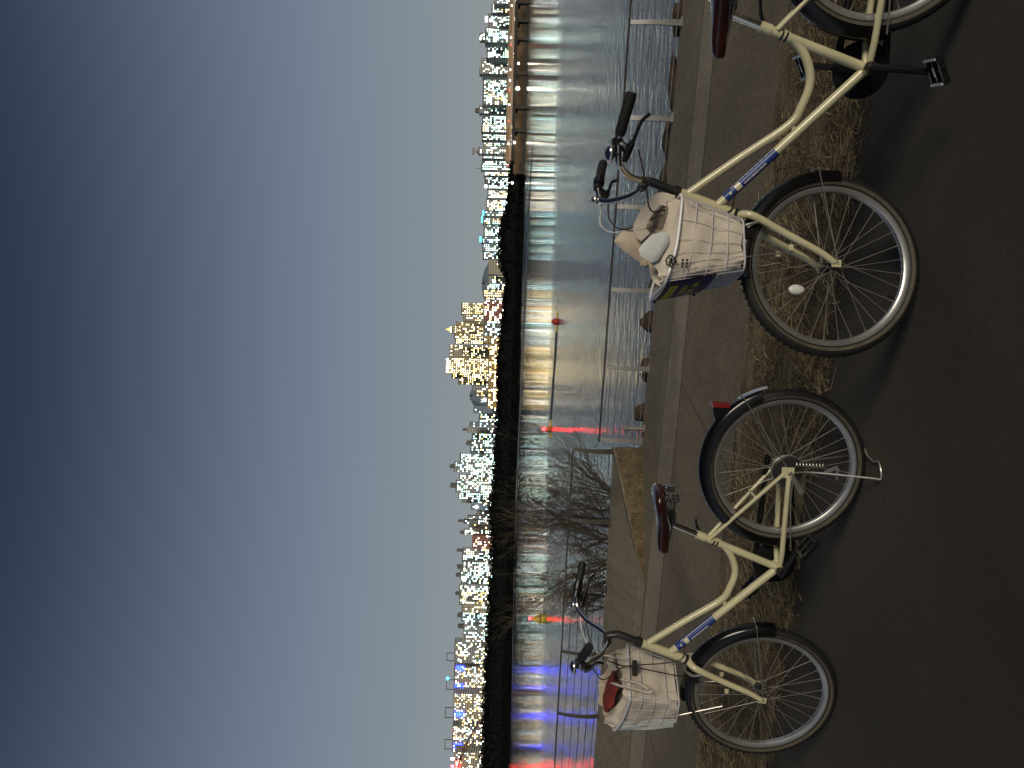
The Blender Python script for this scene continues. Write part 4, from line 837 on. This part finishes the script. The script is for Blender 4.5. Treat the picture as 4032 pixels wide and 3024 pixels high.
        for i in range(7):
            y = lerp(-.092, .068, i/6)
            for (dy0, dy1, t0, t1) in ((-.007, .006, .865, .878), (-.007, -.003, .822, .868), (.002, .005, .822, .868), (-.006, .006, .840, .850)): patch(b, y+dy0, y+dy1, t0, t1, .002, 1, 1)
        b.xf(SR).build('label_lettering', M['olive'], pl)
        b = MB()
        for row, (t0, ys) in enumerate(((.64, (.062, .040, .018, -.004)), (.52, (.070, .048, .012, -.010, -.032)))):
            for k, y in enumerate(ys):
                for (dy0, dy1, a0, a1) in ((-.008, .007, .065, .08), (-.008, .006, .03, .044), (.003, .007, .0, .08), (-.008, -.004, .0, .03), (-.012, -.009, .02, .07))[:4+(k+row) % 2]: patch(b, y+dy0, y+dy1, t0+a0, t0+a1, .0012, 1, 1)
        b.xf(SR).build('sign_lettering', M['yellow'], pl)
        b = MB()
        for i in range(20):
            a0, a1 = R_(20+i*15), R_(35+i*15)
            c0 = lambda a, r_: fp(-.066+math.cos(a)*.036*r_, .55+math.sin(a)*.13*r_)+V((.0014, 0, 0))
            b.quad(c0(a0, .84), c0(a1, .84), c0(a1, 1), c0(a0, 1))
        for i in range(10):
            a0, a1 = R_(i*36), R_(i*36+36); b.poly([fp(-.062, .57)+V((.0014, 0, 0))]+[fp(-.062+math.cos(a)*.013, .57+math.sin(a)*.05)+V((.0014, 0, 0)) for a in (a0, a1)])
        b.xf(SR).build('sign_emblem', M['white'], pl)
        b = MB()
        for y, t in ((.112, .93), (-.112, .93), (.112, .40), (-.108, .40)): b.sphere(fp(y, t)+V((.003, 0, 0)), .006, 8, 5)
        b.xf(SR).build('plate_clip', M['black'], pl)
    return dict(root=root, mw=mw, SR=SR, ring=ring)
S1 = {'L': 1.113, 'bbx': .439, 'bbz': .318, 'stx': .316, 'stz': .684, 'htx': .867, 'htz': .896, 'hbx': .931, 'hbz': .705, 'utx': .869, 'utz': .872, 'dtx': .909, 'dtz': .762, 'crx': .452, 'crz': .5, 'sjx': .362, 'sjz': .56, 'spx': .634, 'spz': .541}
S2 = {'L': 1.067, 'bbx': .458, 'bbz': .315, 'stx': .322, 'stz': .672, 'htx': .853, 'htz': .878, 'hbx': .917, 'hbz': .691, 'utx': .848, 'utz': .848, 'dtx': .89, 'dtz': .748, 'crx': .456, 'crz': .499, 'sjx': .364, 'sjz': .546, 'spx': .636, 'spz': .542}
K1 = bike(0, (1.5051, 2.2411, 0), 2.8010, -.0822, .392, S1, 'nearer cream bicycle cut off by the frame, with a navy sign plate on its basket', R_(-85), .03)
K2 = bike(1, (-.3240, 2.9959, 0), 2.9434, -.0459, -.09, S2, 'farther cream bicycle shown whole, its saddle and rear wheel in view', R_(201), -.03)
# ================================================================ TOTE BAGS in the baskets
def bag(K, label, top_fn, prof, seed, mod, straps):
    SR, ring, mw = K['SR'], K['ring'], K['mw']; rs = random.Random(seed)
    w = lambda q: mw @ SR(q)
    o0 = w(V((1.05, 0, .71))); root = empty('tote_bag', o0, label, 'bag')
    fnn = lambda q: w(q)-o0
    base = ring(0, .10, 5); n = len(base); R = []; cx = 1.055
    def wr(i, t): a = 2*math.pi*i/n; return .006*math.sin(3*a+9*t+seed)+.005*math.sin(7*a-14*t+seed*2)+.003*math.sin(15*a+23*t)
    for t in [0, .04, .12, .22, .34, .46, .58, .70, .82, .92]:
        rg = ring(t, prof(t), 5); R.append([V((q.x+(q.x-cx)*wr(i, t)*6, q.y*(1+wr(i, t)*6), q.z+.006+.004*math.sin(i*.7+t*20))) for i, q in enumerate(mod(p_, t) for p_ in rg)])
    rim = [mod(p_, .95) for p_ in ring(.95, prof(.95), 5)]
    for s in (.25, .5, .75, 1.0):
        rr = []
        for i, q in enumerate(rim):
            h, ix, iy = top_fn(q); rr.append(V((q.x+(ix)*s+wr(i, s)*.5, q.y*(1-iy*s)+wr(i, s+1)*.6, q.z+h*s+.004*math.sin(i*1.3+seed))))
        R.append(rr)
    b = MB(); b.rings(R, True, False); n0 = len(b.v); b.face(tuple(reversed(range(n))))
    b.xf(fnn).build('bag_body', M['canvas'], root)
    last = R[-1]; b = MB(); In = [last]
    for s in (.3, .6, 1.0):
        c = sum(last, V())/n; In.append([q.lerp(c, .18+.5*s)*1.0+V((0, 0, -.075*s)) for q in last])
    In[0] = [q*1.0+V((0, 0, -.001)) for q in last]
    b.rings([[q for q in r_] for r_ in In], True, False); b.face(tuple(range(len(b.v)-n, len(b.v)))); b.xf(fnn).build('bag_lining', M['canvas2'], root)
    for pts, wd in straps:
        P_ = crom(pts, 6); b = MB(); R2 = []
        for i, c in enumerate(P_):
            t = (P_[min(i+1, len(P_)-1)]-P_[max(0, i-1)]).normalized(); s = t.cross(V((.3, 1, .2) if abs(t.y) < .8 else (1, .2, 0))).normalized()*wd; nn = t.cross(s).normalized()*.0022
            R2.append([c-s-nn, c+s-nn, c+s+nn, c-s+nn])
        b.rings(R2); b.xf(fnn).build('bag_strap', M['canvas'], root)
    return root, fnn
def interp(x, T):
    for (a, za), (c, zc) in zip(T[:-1], T[1:]):
        if a <= x <= c: return lerp(za, zc, (x-a)/(c-a))
    return T[0][1] if x < T[0][0] else T[-1][1]
def top1(q):       # far side rises to a peak near the stem, near side lower behind the rim
    far = interp(q.x, [(.88, .965), (.925, 1.02), (.955, 1.10), (.985, 1.125), (1.02, 1.085), (1.06, 1.03), (1.12, .985), (1.23, .965)])
    nr = interp(q.x, [(.88, .965), (.96, .975), (1.02, .985), (1.06, 1.03), (1.12, 1.05), (1.17, 1.01), (1.23, .975)])
    k = min(1, max(0, (q.y+.06)/.12)); z = lerp(far, nr, k)
    return z-q.z, .0, .26 if q.y < 0 else .16
def back1(q, t):   # the far front corner of the basket stays empty: the bag sags back there
    k = min(1, max(0, (t-.25)/.5)); f = min(1, max(0, (.075-q.y)/.10)); return V((q.x-max(0, q.x-1.06)*.78*k*f, q.y, q.z))
st1 = [([V((.905, .085, .945)), V((.885, .06, .985)), V((.90, .035, 1.01)), V((.94, .01, 1.035)), V((.975, -.01, 1.045)), V((1.0, -.02, 1.02))], .022)]
rt, fn1 = bag(K1, 'plain cream canvas tote bag with a round black print in the nearer bicycle basket', top1, lambda t: .05-.02*t, 3, back1, st1)
b = MB()           # pale flap folded out over the near side
FL = [(1.043, .972), (1.035, .996), (1.047, 1.033), (1.078, 1.062), (1.103, 1.079), (1.126, 1.072), (1.148, 1.034), (1.140, 1.012), (1.119, .998), (1.076, .972)]
fc = V((1.09, 0, 1.02)); R = []
for k, (sc_, yo) in enumerate(((1.0, .128), (.8, .137), (.5, .141), (.12, .142))): R.append([fc+(V((x, 0, z))-fc)*sc_+V((0, yo+.002*math.sin(3*i+k), 0)) for i, (x, z) in enumerate(FL)])
b.rings(R, True, False); b.face(tuple(range(30, 40))); b.xf(fn1).build('bag_flap', M['paper'], rt)
b = MB()           # pale liner showing through the ribs low on the basket front
for i in range(12):
    for j in range(4):
        g = lambda a, c: V((lerp(1.145, 1.205, c)+lerp(.010, .014, c)*(1-(a/.115)**2)-.006+.002*math.sin(40*a+9*c), a, lerp(.700, .982, c)))
        y0, y1, t0, t1 = lerp(-.1, .104, i/12), lerp(-.1, .104, (i+1)/12), lerp(.02, .37, j/4), lerp(.02, .37, (j+1)/4)
        b.quad(g(y0, t0), g(y1, t0), g(y1, t1), g(y0, t1))
o = b.xf(lambda q: K1['mw'] @ K1['SR'](q)).build('paper_sheet', M['paper']); tag(o, 'pale paper behind the ribbed lower front of the basket with the sign plate', 'paper')
b = MB()           # printed emblem: ring of strokes on the bag side near the front
ce = V((1.143, .1405, .972)); e1 = V((.94, -.30, .0)).normalized(); e2 = V((.05, .12, 1)).normalized(); en = V((.3, .95, 0)).normalized()*.006
rs = random.Random(2)
for i in range(16):
    a = 2*math.pi*i/16; r0 = .011+.004*rs.random(); r1 = .019+.003*rs.random()
    q = [ce+en+(e1*math.cos(a+da)+e2*math.sin(a+da))*r_ for da, r_ in ((-.17, r0), (.17, r0), (.17, r1), (-.17, r1))]; b.quad(*q)
for a0, l in ((-.6, .012), (.2, .014), (.9, .010)):
    d_ = e1*math.cos(a0)+e2*math.sin(a0); s_ = (e1*-math.sin(a0)+e2*math.cos(a0))*.0022; b.quad(ce+en-d_*l-s_, ce+en+d_*l-s_, ce+en+d_*l+s_, ce+en-d_*l+s_)
for k in range(6):
    c_ = ce+en*1.1+e2*(-.042-.016*(k % 2))+e1*(-.004+.011*(k//2)); b.quad(c_-e1*.004-e2*.004, c_+e1*.0045-e2*.003, c_+e1*.004+e2*.004, c_-e1*.0035+e2*.0045)
b.xf(fn1).build('black_print', M['ink'], rt)
def top2(q):
    f = (q.x-.9)/.3; h = .045+.03*math.exp(-((f-.75)/.3)**2)+(.02 if q.y < 0 else -.005)
    return h, .0, .22
st2 = [([V((.915, .06, .985)), V((.885, .085, 1.005)), V((.865, .105, .985)), V((.858, .125, .91)), V((.862, .135, .855)), V((.868, .115, .85)), V((.872, .085, .90)), V((.885, .065, .97))], .011), ([V((.905, -.08, .965)), V((.885, -.07, 1.0)), V((.90, -.04, 1.015)), V((.94, -.02, .99))], .018)]
rt2, fn2 = bag(K2, 'cream canvas tote bag with a hanging strap in the farther bicycle basket', top2, lambda t: .035-.01*t, 9, lambda q, t: q, st2)
b = MB(); R = []
for i in range(6):
    t = i/5; R.append([V((lerp(.96, 1.17, t)+.008*math.sin(j*2+i), .078*math.cos(math.pi*j/7)*(.7+.3*math.sin(math.pi*t)), .972+.05*t*(1-.2*t)+.020*math.sin(math.pi*j/7)+.006*math.sin(3*j+2*i))) for j in range(8)])
b.rings(R, False); o = b.xf(lambda q: K2['mw'] @ K2['SR'](q)); o = b.build('red_cloth', M['redcloth']); tag(o, 'folded dark red cloth showing in the mouth of the farther tote bag', 'cloth')
b = MB(); R = []       # pale sheet against the near side wires of the farther basket
for i in range(9):
    t = i/8; z = lerp(.945, .712, t); R.append([V((lerp(1.09, 1.19, j/5)-.02*t*(j/5), lerp(.132, .108, t)-.004*(j/5)+.003*math.sin(7*t+2*j), z+(.01-.05*max(0, t-.7))*(j/5)**2)) for j in range(6)])
b.rings(R, False); b.xf(lambda q: K2['mw'] @ K2['SR'](q)); o = b.build('paper_sheet', M['paper']); tag(o, 'pale folded paper sheet inside the wires of the farther basket', 'paper')
